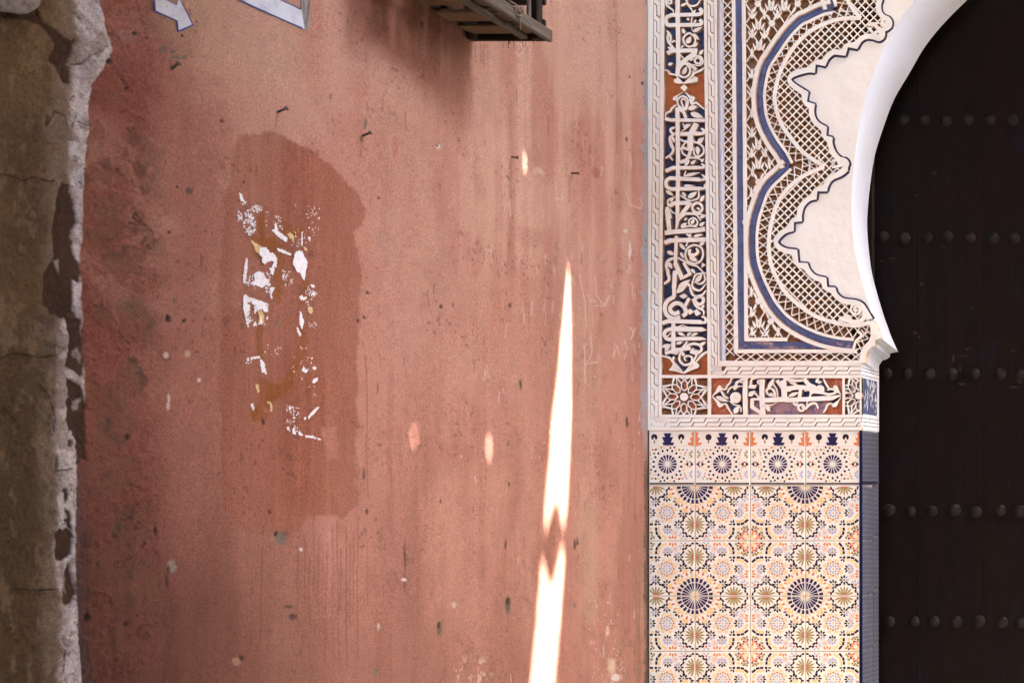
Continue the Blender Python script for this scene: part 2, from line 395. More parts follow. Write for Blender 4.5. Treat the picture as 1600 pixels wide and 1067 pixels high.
mix(A(140, 124, 108), sst(26, 2, np.abs(lw - 8 - QX)) * sst(.35, .6, n3) * (1 - brown) * .8)
for pts in ([(-10, 272), (12, 272), (30, 282), (52, 278), (66, 282), (84, 284)], [(-10, 560), (28, 551), (40, 556), (62, 560), (80, 556)], [(110, 102), (124, 100), (140, 88), (152, 84), (168, 72)],
            [(108, 160), (116, 150), (118, 178), (112, 196)], [(56, 600), (70, 615), (82, 650), (80, 676)], [(120, 190), (132, 196), (138, 196)], [(2, 640), (26, 665)], [(20, 918), (60, 922), (90, 920)],
            [(74, 180), (70, 196), (84, 175), (98, 180), (104, 200)], [(92, 262), (96, 272), (108, 286)], [(86, 714), (84, 735), (112, 733)], [(104, 800), (104, 820), (112, 834)], [(96, 1010), (100, 1024), (96, 1050)]):
    q = poly_dist(PX + jx * .6, PY + jy * .6, pts, False); c_ = sst(1.5, .3, q)
    mix(A(58, 42, 34), c_ * .85); H -= c_ * .004; H += .003 * sst(7, 1, q) * sst(0, 3, PY - np.interp(PX, *np.array(sorted(pts)).T))
# ledge of grey render at the very top left
# white brushed margin against the doorway, ragged
mar = sst(-1.4, 1.4, QX - curve([(-2200, 1008), (0, 1010), (160, 1005), (300, 1004), (330, 1002), (420, 1003), (520, 1002), (620, 1001), (668, 1003), (700, 1007), (2300, 1010)], PY) + (n4 - .5) * 3)
mix(A(160, 158, 164), mar * sst(760, 660, PY) * (.55 + .45 * sst(.4, .6, n2))); mix(A(96, 72, 56), mar * sst(690, 740, PY) * .8)
# pits, chips, dabs: x, y, rx, ry, colour, depth
DK, GY, WH, CRM = A(58, 38, 32), A(120, 112, 100), A(222, 210, 206), A(214, 184, 156)
for (x, y, rx, ry, col, dep) in [(212, 53, 3.5, 3, DK, 4), (231, 60, 2, 2, DK, 3), (285, 56, 2, 2, DK, 2), (173, 97, 4, 5, DK, 5), (255, 78, 6, 5, GY, 2), (270, 82, 4, 3, GY, 2), (276, 91, 10, 2.5, GY, 2), (289, 89, 4, 3, GY, 2),
        (199, 138, 2.5, 3, DK, 3), (347, 189, 3.5, 3, A(120, 60, 52), 2), (297, 299, 6, 5, A(100, 84, 80), 3), (278, 292, 2, 2, DK, 2), (260, 256, 2, 4, GY, 2), (381, 285, 2, 2, DK, 3), (264, 498, 4.5, 6, DK, 6), (288, 501, 3, 3, DK, 3),
        (273, 470, 2.5, 4, GY, 2), (265, 363, 3, 2.5, DK, 3), (201, 683, 4, 5, DK, 5), (110, 692, 5, 6, DK, 6), (435, 506, 3, 3.5, GY, 3), (412, 659, 2, 5, DK, 3), (259, 555, 4, 5, WH, 0), (293, 553, 5, 5.5, CRM, 0), (312, 594, 3, 3, WH, 0),
        (265, 622, 2, 8, WH, 0), (264, 634, 2.5, 6, WH, 0), (122, 721, 4, 4, DK, 5), (138, 965, 5, 6, DK, 6), (197, 974, 3, 3.5, DK, 4), (270, 884, 7, 10, A(160, 154, 142), 4), (266, 890, 3, 7, DK, 6), (261, 908, 1.2, 12, DK, 2), (440, 840, 9, 11, GY, 4), (433, 834, 3, 5, DK, 6),
        (378, 1028, 4, 4.5, DK, 4), (372, 1032, 7, 7, A(180, 132, 112), 1), (244, 830, 2.5, 7, DK, 4), (459, 963, 6, 5, A(92, 60, 52), 2), (471, 858, 3, 3, WH, 1), (422, 799, 2.5, 4, DK, 2), (571, 196, 3, 8, GY, 2), (565, 218, 2.5, 5, GY, 2), (685.5, 229, 3, 4, WH, 1), (685, 228, 1.6, 2.5, DK, 4),
        (593, 309, 2, 1.6, DK, 2), (841, 266, 7, 6, CRM, 0), (848, 270, 3, 3, CRM, 0), (657, 39, 2, 5, DK, 2), (690.6, 479, 2.8, 3, DK, 5), (798, 476, 2.2, 4, DK, 4), (710, 477, 1.5, 4, DK, 2), (570, 495, 2, 3, DK, 4), (560, 501, 1.8, 3, DK, 4), (575, 457, 3, 2.4, DK, 2), (814, 601, 2, 8, DK, 2),
        (569, 740, 2, 9, A(110, 72, 64), 2), (574, 800, 2, 5, DK, 3), (690, 783, 1.5, 3, DK, 4), (795, 757, 1.4, 4, DK, 2), (790.6, 851, 1.5, 7, DK, 2), (795, 945, 4.5, 14, A(92, 88, 72), 4), (796, 938, 2, 6, DK, 5), (688, 982, 3.5, 10, A(92, 88, 72), 4), (688, 976, 1.8, 5, DK, 5),
        (711.5, 944, 3, 5, A(190, 184, 172), 1), (592, 978, 2, 5, A(190, 184, 172), 1), (585, 1050, 3, 6, GY, 3), (898, 851, 2, 9, DK, 3), (902, 846, 1.2, 7, DK, 2), (898, 945, 2, 4, GY, 2), (634, 868, 1.6, 22, A(104, 66, 56), 2), (633, 910, 1.2, 16, A(120, 76, 64), 1), (632, 905, 4, 2.5, WH, 0),
        (948, 985, 3, 8, CRM, 0), (955, 1040, 6, 12, CRM, 0), (961, 1058, 7, 6, WH, 0), (977, 360, 3, 3, WH, 0), (984, 392, 2.5, 14, WH, 0), (983, 420, 4, 8, A(214, 170, 156), 0), (590, 606, 1.2, 10, A(170, 84, 52), 1), (600, 560, 1, 1, DK, 1), (980, 660, 2, 9, DK, 2), (932, 270, 5, 9, A(190, 104, 92), 0),
        (830, 372, 16, 14, A(188, 122, 104), 0), (832, 250, 14, 16, A(196, 132, 114), 0), (618, 230, 4, 20, A(206, 124, 112), 0), (1004, 130, 2, 3, DK, 2), (983, 120, 1.5, 2, DK, 2), (980, 218, 1.5, 4, DK, 2), (985, 236, 1.4, 2, DK, 2), (452, 948, 8, 2.2, A(96, 70, 56), 1)]:
    sel = (np.abs(PX - x) < rx * 2 + 3) & (np.abs(PY - y) < ry * 2 + 3)
    if not sel.any(): continue
    e = np.hypot((PX[sel] + jx[sel] * .35 - x) / rx, (PY[sel] + jy[sel] * .35 - y) / ry)
    soft = 1.6 if rx > 12 else 1.35
    m_ = sst(soft, .65, e) * (.45 if rx > 12 else .92)
    C[sel] += (np.asarray(col) - C[sel]) * m_[:, None]; H[sel] -= dep * .0007 * m_
# flaked cream patch low down
fl = sst(.56, .62, n3 * .6 + n4 * .4) * sst(1, .3, np.hypot((PX - 740) / 44, (PY - 1050) / 36)); mix(CRM, fl * .75)
fl = sst(.57, .63, n3 * .5 + n4 * .5) * sst(1, .3, np.hypot((PX - 955) / 30, (PY - 1040) / 50)); mix(CRM, fl * .75)
# small pits everywhere and fine scratches
pit = sst(.80, .86, vnoise(U * 120, V * 95, 121)) * sst(.55, .7, n2); mix(A(120, 72, 62), pit * .55); H -= pit * .0006
pw = sst(.93, .97, vnoise(U * 160, V * 80, 131)) * sst(.5, .7, n1) * sst(700, 900, PX * .5 + PY * .5 + 150); mix(A(226, 206, 198), pw * .7)
R2 = np.random.RandomState(5)
def scratch(x, y, dx, dy, w_, col, a):
    sel = (np.abs(PX - x - dx / 2) < abs(dx) / 2 + 3) & (np.abs(PY - y - dy / 2) < abs(dy) / 2 + 3)
    if sel.any():
        q = poly_dist(PX[sel] + jx[sel] * .15, PY[sel], [(x, y), (x + dx, y + dy)], False)
        C[sel] += (np.asarray(col) - C[sel]) * (sst(w_ + .9, w_ - .3, q) * a)[:, None]
for k in range(85):
    x = R2.uniform(740, 1002); y = R2.choice([R2.uniform(0, 320), R2.uniform(380, 620), R2.uniform(300, 1060)])
    scratch(x, y, R2.normal(0, 2), R2.uniform(4, 26), .5, A(226, 204, 196), R2.uniform(.15, .6))
for k in range(60):
    x = R2.uniform(560, 1002); y = R2.uniform(-10, 1060)
    scratch(x, y, R2.normal(0, 1.5), R2.uniform(5, 30), .5, A(140, 84, 70), R2.uniform(.25, .7))
for pts in ([(905, 430), (908, 445), (914, 470), (916, 510)], [(930, 430), (932, 460), (938, 470), (944, 476), (952, 462), (946, 478), (930, 478)], [(918, 460), (922, 470), (930, 470)], [(960, 535), (958, 560), (964, 540), (968, 556)], [(975, 530), (980, 545), (976, 560)],
            [(985, 512), (990, 520), (986, 530), (992, 512)], [(922, 522), (924, 550), (916, 568), (932, 566), (936, 555)], [(912, 540), (914, 600)], [(808, 68), (816, 70), (818, 82), (812, 88), (806, 82)], [(860, 660), (880, 658), (880, 645)], [(866, 310), (878, 312), (880, 296)], [(978, 300), (984, 320), (1000, 326), (1004, 318), (1000, 310)]):
    for (a_, b_) in zip(pts, pts[1:]): scratch(a_[0], a_[1], b_[0] - a_[0], b_[1] - a_[1], .5, A(226, 206, 200), .55)
# drips of thin paint below the patch
for x in (476, 484, 490, 498, 505, 512, 520, 527, 533, 541, 548, 553, 560, 575, 412, 396, 466):
    y0 = R2.uniform(800, 880); y1 = R2.uniform(930, 1090)
    scratch(x, y0, R2.normal(0, 1.5), y1 - y0, .7, A(150, 78, 62), R2.uniform(.35, .75))
scratch(570, 556, 3, 30, .6, A(150, 80, 62), .8); scratch(573, 586, 2, 190, .6, A(158, 86, 68), .7); scratch(962, -20, 2, 260, .6, A(160, 112, 92), .5)
for x in (738, 744, 752, 757): scratch(x, 70, R2.normal(0, 1), R2.uniform(15, 34), .6, A(150, 96, 84), .7)
# the nails' shadows, painted on the wall as soft vertical streaks
for (x, y, l) in ((566, 214, 30), (797, 250, 60), (891, 276, 40), (432, 182, 16)): scratch(x, y, -1, l, 1.6, A(150, 92, 78), .45)
# overall relief of a hand trowelled wall
H += (n1 - .5) * .012 * sst(1012, 900, PX) + (n2 - .5) * .003 + (n3 - .5) * .0015 + (n4 - .5) * .0009
H *= sst(1012, 1000, PX) * .9 + .1
C *= (.93 + .14 * n4)[..., None] * (.94 + .12 * n3)[..., None]
rw = np.clip((C[..., 0] / np.maximum(C[..., 1], 1e-4) - 1.3), 0, 1)[..., None]
C *= 1 + rw * (np.array([.86, 1.01, 1.02]) - 1)
C = np.clip(C, .004, .9)

nr, nc = PX.shape
vx = np.stack([H, WY, WZ], -1).reshape(-1, 3).astype(np.float32)
ii = np.arange(nr * nc).reshape(nr, nc)
quads = np.stack([ii[:-1, :-1], ii[1:, :-1], ii[1:, 1:], ii[:-1, 1:]], -1).reshape(-1).astype(np.int32)
me = bpy.data.meshes.new('plaster_face'); nq = len(quads) // 4
me.vertices.add(nr * nc); me.vertices.foreach_set('co', vx.ravel())
me.loops.add(nq * 4); me.loops.foreach_set('vertex_index', quads)
me.polygons.add(nq); me.polygons.foreach_set('loop_start', np.arange(0, nq * 4, 4, dtype=np.int32))
me.update(calc_edges=True); me.shade_smooth()
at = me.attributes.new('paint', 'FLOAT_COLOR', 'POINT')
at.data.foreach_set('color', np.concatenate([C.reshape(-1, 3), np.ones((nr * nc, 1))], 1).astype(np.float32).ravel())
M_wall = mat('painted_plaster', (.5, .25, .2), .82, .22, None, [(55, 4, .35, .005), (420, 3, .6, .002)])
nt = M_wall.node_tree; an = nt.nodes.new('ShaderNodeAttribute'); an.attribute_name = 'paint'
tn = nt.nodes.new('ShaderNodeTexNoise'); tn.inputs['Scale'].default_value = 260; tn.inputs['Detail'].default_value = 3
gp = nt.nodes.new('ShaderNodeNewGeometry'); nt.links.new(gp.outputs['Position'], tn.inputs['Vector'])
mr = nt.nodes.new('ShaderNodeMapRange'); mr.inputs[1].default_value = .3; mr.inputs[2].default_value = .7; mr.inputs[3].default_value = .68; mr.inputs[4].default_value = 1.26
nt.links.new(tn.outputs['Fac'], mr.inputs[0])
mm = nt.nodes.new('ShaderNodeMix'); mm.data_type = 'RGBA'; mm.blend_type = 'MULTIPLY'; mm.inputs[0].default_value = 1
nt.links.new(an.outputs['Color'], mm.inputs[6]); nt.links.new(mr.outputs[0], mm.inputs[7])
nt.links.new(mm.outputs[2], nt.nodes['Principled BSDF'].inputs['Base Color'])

pw_root = tag(empty('pink_wall', (0, -1.5, 0)), 'weathered pink plastered wall beside the carved doorway, with peeling whitewash at its left edge', 'wall')
def rel_to(root, o):
    o.parent = root; o.location = o.location - root.location if o.parent else o.location
    return o
me.materials.append(M_wall)
wf = bpy.data.objects.new('plaster_face', me); link(wf, pw_root); wf.location = -pw_root.location
b = MB(); b.box((-.6, -6.5, 0), (-.05, -.002, 8)); bo = b.build('wall_core', M_far, pw_root); bo.location = -pw_root.location
b = MB(); b.box((-.6, -16, 0), (-.004, float(WY.min()) - .003, 8)); bo = b.build('wall_core', M_far, pw_root); bo.location = -pw_root.location
# grey ledge of old render at the top left corner of the view
def on_wall(pts, x): return [W(px, py, x) for px, py in pts]
def wsheet(mb, pts, x, th, mi=0):
    """a polygon lying on the pink wall, thickness th below its face x"""
    n = len(pts); top = on_wall(pts, x); bot = [(p[0] - th, p[1], p[2]) for p in top]
    mb.add(top + bot, [list(range(n))[::-1]] + [(i, (i + 1) % n, n + (i + 1) % n, n + i) for i in range(n)], mi)
# ------------------------------------------------------------------ things on the pink wall
def Hat(px, py):
    i = int(np.clip(np.searchsorted(cx_, px) - 1, 0, nc - 2)); j = int(np.clip(np.searchsorted(cy_, py) - 1, 0, nr - 2))
    u = (px - cx_[i]) / (cx_[i + 1] - cx_[i]); v = (py - cy_[j]) / (cy_[j + 1] - cy_[j])
    return (H[j, i] * (1 - u) + H[j, i + 1] * u) * (1 - v) + (H[j + 1, i] * (1 - u) + H[j + 1, i + 1] * u) * v
def put(o, root):
    o.parent = root; o.location = (-root.location.x, -root.location.y, -root.location.z)
    return o
def densify(pts, stp):
    out = []
    for i in range(len(pts)):
        a, b_ = pts[i], pts[(i + 1) % len(pts)]; n = max(1, int(math.hypot(b_[0]-a[0], b_[1]-a[1]) / stp))
        out += [(a[0] + (b_[0]-a[0]) * k / n, a[1] + (b_[1]-a[1]) * k / n) for k in range(n)]
    return out
def drape(mb, pts, off, mi=0, stp=4.0, grid=5.0, jag=0.0, curl=None, th=.0006):
    """a thin sheet that follows the wall's relief at a height off"""
    q = densify(pts, stp)
    if jag: q = [(x + rnd.uniform(-jag, jag), y + rnd.uniform(-jag, jag)) for x, y in q]
    vv = [Vector(p) for p in q]; ee = [(i, (i + 1) % len(q)) for i in range(len(q))]
    xs = [p[0] for p in q]; ys = [p[1] for p in q]
    x = min(xs) + grid * .5
    while x < max(xs):
        y = min(ys) + grid * .5
        while y < max(ys):
            if inside((x, y), q): vv.append(Vector((x, y)))
            y += grid
        x += grid
    nv, _, nf, _, _, _ = delaunay_2d_cdt(vv, ee, [], 0, 1e-5)
    pos = []
    for p in nv:
        h = Hat(p.x, p.y) + off
        if curl: h += curl(p.x, p.y)
        pos.append(W(p.x, p.y, h))
    fs = [list(f) for f in nf if inside((sum(nv[i].x for i in f) / len(f), sum(nv[i].y for i in f) / len(f)), q)]
    mb.add(pos, fs, mi)

# ledge of grey render, top left
M_grey = mat('grey_render', tuple(A(170, 165, 165)), .9, .1, [(60, 4, tuple(A(110, 96, 84)), .5, .7, I1)], [(90, 4, .8, .006)])
mb = MB()
prof = [(-60, 14), (-20, 16), (0, 19), (16, 21), (30, 22), (44, 21), (56, 16), (62, 8), (64, 0), (66, -20), (60, -60)]
rowsv = []
for (x, y) in prof:
    yy = y + rnd.uniform(-1.5, 1.5)
    rowsv.append([W(x, yy - 60, .026), W(x, yy - 26, .030 + rnd.uniform(-.002, .002)), W(x, yy - 8, .030 + rnd.uniform(-.002, .002)), W(x, yy, .024), W(x - 2, yy - 1, .0)])
V_ = [p for r_ in rowsv for p in r_]; n5 = 5
mb.add(V_, [(i * n5 + k, (i + 1) * n5 + k, (i + 1) * n5 + k + 1, i * n5 + k + 1) for i in range(len(prof) - 1) for k in range(n5 - 1)])
put(mb.build('render_ledge', M_grey, None, True), pw_root)

# painted sign: white arrow and frame outlined in blue
M_pw = mat('sign_white', tuple(A(226, 233, 250)), .7, .25, [(30, 5, tuple(A(205, 210, 228)), .45, .7, I1), (160, 3, tuple(A(150, 140, 150)), .66, .74, I1)], [(200, 3, .3, .001)])
M_pg = mat('sign_worn', tuple(A(168, 162, 160)), .8, .2, [(120, 4, tuple(A(120, 110, 106)), .4, .62, (1, 1, .18)), (160, 3, tuple(A(190, 150, 130)), .62, .7, (1, 1, .25))], [(200, 3, .3, .001)])
M_pb = mat('sign_blue', tuple(lin(30, 66, 130) * .7), .7, .25, [(80, 4, tuple(lin(70, 90, 130) * .62), .5, .7, I1)])
def ribbon(pts, w_, closed=False):
    """quads along a polyline as polygons of pixel points"""
    out = []
    n = len(pts)
    for i in range(n if closed else n - 1):
        a = Vector(pts[i]); b_ = Vector(pts[(i + 1) % n]); t = (b_ - a).normalized(); m_ = Vector((-t.y, t.x)) * w_ / 2; a = a - t * w_ * .4; b_ = b_ + t * w_ * .4
        out.append([tuple(a + m_), tuple(b_ + m_), tuple(b_ - m_), tuple(a - m_)])
    return out
arrow = [(241.6, -40), (241.6, 0), (242.5, 17.8), (276.6, 33.4), (278.5, 49.7), (301.6, 39.4), (281.9, 0), (276, -12), (270, -40)]
hole = [(257, -8), (260, 0), (276, 8), (278, -2), (270, -14)]
mb = MB(); drape(mb, arrow, .0012); put(mb.build('painted_arrow', M_pw, None, True), pw_root)
mb = MB()
for r_ in ribbon(arrow[1:6] , 2.3) + ribbon(arrow[4:8], 1.5): drape(mb, r_, .0018)
put(mb.build('arrow_outline', M_pb, None, True), pw_root)
M_tan = mat('tan_wash', tuple(A(186, 146, 116)), .8, .2, [(60, 4, tuple(A(170, 128, 104)), .45, .7, I1)], [(200, 3, .3, .001)])
mb = MB(); drape(mb, hole, .0019); put(mb.build('arrow_gap', M_tan, None, True), pw_root)
mb = MB()
for r_ in ribbon(hole[:4], 1.4): drape(mb, r_, .0024)
put(mb.build('arrow_gap_outline', M_pb, None, True), pw_root)
mb = MB(); drape(mb, [(300, -30), (373, 0), (385, 5.6), (407.5, 16), (441, 31), (471, 44), (476, 46), (471, 15), (437.5, 0), (380, -25), (360, -60), (300, -60)], .0012)
put(mb.build('painted_frame', M_pw, None, True), pw_root)
mb = MB(); drape(mb, [(471.2, 15), (476.3, 46.2), (483.5, 47.2), (484.8, 0), (486, -60), (470, -60), (470.5, 0)], .0012, jag=.5)
put(mb.build('painted_frame', M_pg, None, True), pw_root)
mb = MB()
for r_ in ribbon([(340, -14), (373, 0), (385, 5.6), (407.5, 16), (441, 31), (472, 44.5)], 2.2) + ribbon([(400, -16), (437.5, 0), (470.5, 15.3)], 1.6) + ribbon([(470.6, 15.3), (470.3, -40)], 1.2): drape(mb, r_, .0018)
put(mb.build('frame_outline', M_pb, None, True), pw_root)

# remains of a torn poster
M_pap = mat('white_paper', tuple(lin(232, 232, 240) * .64), .75, .25, [(70, 4, tuple(lin(205, 198, 200) * .60), .5, .75, I1)], [(300, 3, .3, .0008)])
M_pay = mat('yellowed_paper', tuple(lin(208, 176, 120) * .6), .75, .25, [(120, 4, tuple(lin(226, 210, 180) * .6), .45, .65, I1)], [(300, 3, .3, .0008)])
poster = tag(empty('torn_poster', W(430, 640, .004)), 'remains of a torn white poster stuck to the orange patch of the pink wall', 'poster')
s4 = lambda p: [(340 + x / 5.336, 280 + y / 5.336) for x, y in p]
s5 = lambda p: [(340 + x / 4.1036, 460 + y / 4.1036) for x, y in p]
scraps = [(0, s4([(655,600),(680,596),(705,600),(722,640),(750,690),(735,780),(725,850),(690,790),(682,778),(660,770),(625,700),(640,640)])), (0, s4([(180,115),(205,120),(218,185),(195,180)])),
    (0, s4([(455,425),(478,418),(478,366),(490,370),(505,430),(585,490),(580,530),(520,490),(480,455)])), (0, s4([(495,575),(560,595),(615,625),(610,640),(545,615),(495,590)])),
    (0, s4([(355,570),(410,570),(435,615),(470,615),(495,660),(490,740),(475,730),(470,790),(455,800),(430,745),(450,735),(470,690),(440,680),(415,690),(395,712),(370,690),(372,650),(350,630)])),
    (1, s4([(270,512),(300,520),(340,545),(372,560),(350,625),(320,610),(300,555)])),
    (0, s4([(240,655),(252,665),(245,780),(232,850),(255,855),(262,870),(215,870),(214,800),(225,730)])),
    (0, s4([(262,868),(300,850),(315,830),(300,790),(318,780),(350,765),(380,790),(395,820),(425,840),(442,880),(435,895),(400,880),(375,908),(330,890)])), (0, s4([(440,900),(475,905),(465,940),(452,950),(456,1000),(440,990)])),
    (0, s5([(165,10),(185,0),(200,20),(192,60),(210,70),(205,100),(190,110),(185,150),(200,160),(195,200),(184,190),(176,140),(165,90)])), (0, s5([(210,20),(250,35),(275,40),(300,50),(325,95),(318,115),(300,110),(285,90),(262,100),(250,70),(222,62)])),
    (1, s5([(255,110),(280,105),(300,130),(296,185),(280,190),(262,170),(268,140)])), (1, s4([(580,460),(605,440),(640,478),(636,540),(622,500),(600,490)])), (0, s4([(755,480),(778,490),(772,520),(758,505)])),
    (0, s4([(700,430),(710,440),(708,560),(698,550)])), (0, s4([(680,985),(705,960),(716,985),(740,980),(745,995),(700,1008)])), (0, s4([(775,880),(805,880),(808,905),(785,905)])), (0, s4([(790,940),(818,935),(815,965),(788,975)])),
    (0, s5([(270,415),(300,430),(305,470),(318,515),(300,500),(285,500),(275,460)])), (0, s5([(186,410),(200,403),(204,420),(190,430)])), (0, s5([(205,404),(270,394),(272,408),(215,416)])), (0, s5([(540,490),(550,458),(562,478),(580,485),(570,502)])),
    (0, s5([(610,466),(622,458),(634,470),(626,482),(612,478)])), (0, s5([(604,562),(620,542),(644,535),(642,552),(616,570)])), (0, s5([(580,785),(610,745),(648,716),(654,720),(620,765),(590,790),(584,802)])), (0, s5([(550,795),(560,782),(568,792),(562,804)])),
    (0, s5([(528,105),(540,115),(546,150),(555,180),(542,222),(530,200),(524,170)])), (0, s5([(506,205),(520,220),(536,262),(524,268),(512,240)])), (1, s5([(580,85),(602,78),(612,100),(606,126),(584,118)])), (0, s5([(478,870),(490,850),(500,880),(500,900),(482,895)])),
    (0, s5([(515,880),(530,882),(548,898),(540,906),(518,898)])), (0, s5([(556,902),(580,905),(605,902),(635,918),(634,926),(600,918),(565,916)])), (0, s5([(640,918),(660,925),(664,934),(648,932)])), (0, s5([(214,700),(228,698),(238,730),(230,748),(218,725)])),
    (1, s5([(318,685),(335,682),(350,705),(350,745),(340,752),(336,700),(320,700)])), (1, s5([(244,572),(262,578),(270,620),(258,634),(246,600)])), (0, s5([(455,725),(468,716),(476,736),(462,744)])), (0, s5([(444,850),(458,846),(460,870),(448,870)])), (1, s4([(720,565),(745,575),(742,600),(722,590)]))]
for mi_, pts in scraps:
    mb = MB(); ccx = sum(p[0] for p in pts) / len(pts); drape(mb, pts, .0016, 0, 1.5, 4, .8, curl=(lambda x, y, c=ccx: .0009 * abs(x - c) / 6))
    put(mb.build('paper_scrap', (M_pay if mi_ else M_pap), None, True), poster)
mb = MB()
def specks(poly, n, r0, r1, el=1.6):
    xs = [p[0] for p in poly]; ys = [p[1] for p in poly]; k = 0; t = 0
    n = int(n * 1.7)
    while k < n and t < n * 20:
        t += 1; x = rnd.uniform(min(xs), max(xs)); y = rnd.uniform(min(ys), max(ys))
        if not inside((x, y), poly) or vnoise(np.array([x * .16]), np.array([y * .12]), 7)[0] < .42: continue
        k += 1; r_ = rnd.uniform(r0, r1); e = rnd.uniform(.7, el)
        pt = [W(x + r_ * rnd.uniform(.5, 1.1) * math.cos(a), y + e * r_ * rnd.uniform(.5, 1.1) * math.sin(a), Hat(x, y) + .0018) for a in [j * math.pi / 3 for j in range(6)]]
        mb.add(pt, [list(range(6))])
specks(s4([(168,270),(200,270),(280,285),(320,345),(310,440),(265,470),(165,410)]), 95, .5, 1.9)
specks(s4([(170,160),(230,170),(390,160),(400,190),(360,280),(170,260)]), 34, .5, 1.8)
specks(s4([(400,250),(520,300),(560,420),(440,440),(400,380)]), 30, .4, 1.4)
specks(s4([(540,740),(640,780),(640,830),(610,895),(540,880)]), 26, .4, 1.4)
specks(s5([(165,10),(325,60),(330,140),(300,195),(190,205)]), 120, .5, 1.7, 2.4)
specks(s4([(215,760),(440,780),(460,960),(215,880)]), 60, .4, 1.4, 2.2)
specks(s4([(620,210),(850,230),(850,450),(700,560),(620,560)]), 46, .4, 1.2)
specks(s4([(760,880),(830,870),(830,1060),(680,1060)]), 26, .4, 1.3)
specks(s5([(570,170),(640,180),(640,220),(580,215)]), 9, .4, 1.1)
specks(s5([(435,700),(525,730),(530,890),(440,870)]), 44, .4, 1.4)
specks(s5([(180,400),(410,380),(420,200),(330,300),(190,540)]), 22, .4, 1.2)
specks(s5([(500,300),(600,360),(640,660),(440,540)]), 20, .4, 1.2)
put(tag(mb.build('paper_flecks', M_pap, None), kind='stuff'), poster)

# nails: base pixel on the wall, where the head shows
M_iron = mat('rusty_iron', (.03, .022, .018), .6, .4, [(300, 3, (.09, .04, .02), .5, .7, I1)], None, metallic=.4)
def w_at(px, py, x): return Vector(W(px, py, x))
def nail(bx, by, hx, hy, label):
    a = w_at(bx, by, Hat(bx, by) - .006)
    # the head: pixel hx, hy at a depth such that the nail stands about 2.4 cm out of the wall
    Z = a.y + D; xo = (hx - VX) * Z / F + XC; zo = ZC - (hy - VY) * Z / F
    tip = Vector((xo, a.y, zo)); L_ = (tip - a).length; d_ = (tip - a).normalized()
    t = tag(empty('nail', a), label, 'nail', 'nails driven into the pink wall')
    mb = MB(); mb.tube([Vector((0, 0, 0)), d_ * (L_ * .5), d_ * L_], [.0026, .0027, .0026], 8); mb.build('shank', M_iron, t, True)
    mb = MB(); mb.tube([d_ * (L_ - .001), d_ * (L_ + .0008), d_ * (L_ + .0022)], [.0028, .0058, .0052], 10); mb.build('head', M_iron, t)
nail(264, 111, 278, 100, 'bent rusty nail leaning up beside the chipped plaster below the painted arrow')
nail(430, 177, 447, 170, 'thin rusty nail below the white painted frame, above the orange patch')
nail(563, 214, 578, 208, 'rusty nail driven in under a grey chip, below the shadow of the crate')
nail(796, 245, 808, 246.5, 'short nail beside the upper oval spot of sunlight')
nail(890, 271, 903, 271, 'nail nearest to the carved doorway, above the tip of the sun streak')
# ------------------------------------------------------------------ the wooden crate hung on the wall
M_wood = mat('weathered_wood', (.085, .046, .021), .85, .2, [(9, 5, (.09, .06, .04), .42, .68, (1, 1, 6)), (40, 4, (.115, .075, .04), .52, .75, (.15, 1, 1)), (14, 4, (.05, .035, .025), .56, .75, I1)], [(60, 4, .6, .004), (200, 3, .4, .002)])
M_woodg = mat('grey_wood', (.07, .058, .046), .85, .2, [(10, 5, (.07, .052, .04), .45, .7, (1, 5, 1)), (60, 4, (.135, .118, .10), .52, .72, (1, .15, 1)), (14, 4, (.06, .05, .04), .58, .75, I1)], [(60, 4, .6, .004), (200, 3, .4, .002)])
M_woodd = mat('dark_wood', (.022, .016, .012), .85, .1, [(20, 4, (.04, .027, .02), .5, .75, (1, 1, 4))], [(60, 4, .6, .004)])
ca = W(738, 68); cl = W(552, 30)
yF, yN = ca[1], cl[1]; zB = ca[2]; dX = .213; cH = .30
crate = tag(empty('wooden_crate', (0.0, (yF + yN) / 2, zB)), 'old wooden slatted crate hung on the pink wall at the top edge of the view', 'crate')
def cb(name, c, s, m_, rot=0.0, bev=.003):
    a = Vector((s[0], 0, 0)); b_ = Vector((0, s[1], 0)); d_ = Vector((0, 0, s[2]))
    if rot:
        cs, sn = math.cos(rot), math.sin(rot); a = Vector((s[0]*cs, s[0]*sn, 0)); b_ = Vector((-s[1]*sn, s[1]*cs, 0))
    q = MB(); q.bar(Vector(c) - crate.location, a, b_, d_, 0, bev)
    return q.build(name, m_, crate)
# bottom slats run out from the wall
ys = [yF - .058, yF - .155, yF - .262, yF - .37, yF - .455]
for k, y in enumerate(ys):
    cb('bottom_slat', (dX * .47 + .012, y, zB + .022 + .001 * k), (dX * .93, .060 + .008 * (k % 2), .011), M_wood, rnd.uniform(-.03, .03))
cb('batten', (.020, (yF + yN) / 2, zB + .036), (.030, yN - yF - .02, .014), M_woodd)
cb('batten', (dX - .052, (yF + yN) / 2, zB + .008), (.022, abs(yN - yF) - .05, .012), M_woodg)
# end boards
for y, s_ in ((yF - .007, 1), (yN + .007, -1)):
    cb('end_board', (dX * .5, y, zB + .034), (dX - .006, .012, .060), M_woodd)
    cb('end_board', (dX * .5, y, zB + .235), (dX - .006, .012, .080), M_woodd)
    cb('end_board', (dX * .5, y + s_ * .001, zB + .14), (dX - .006, .012, .07), M_woodd)
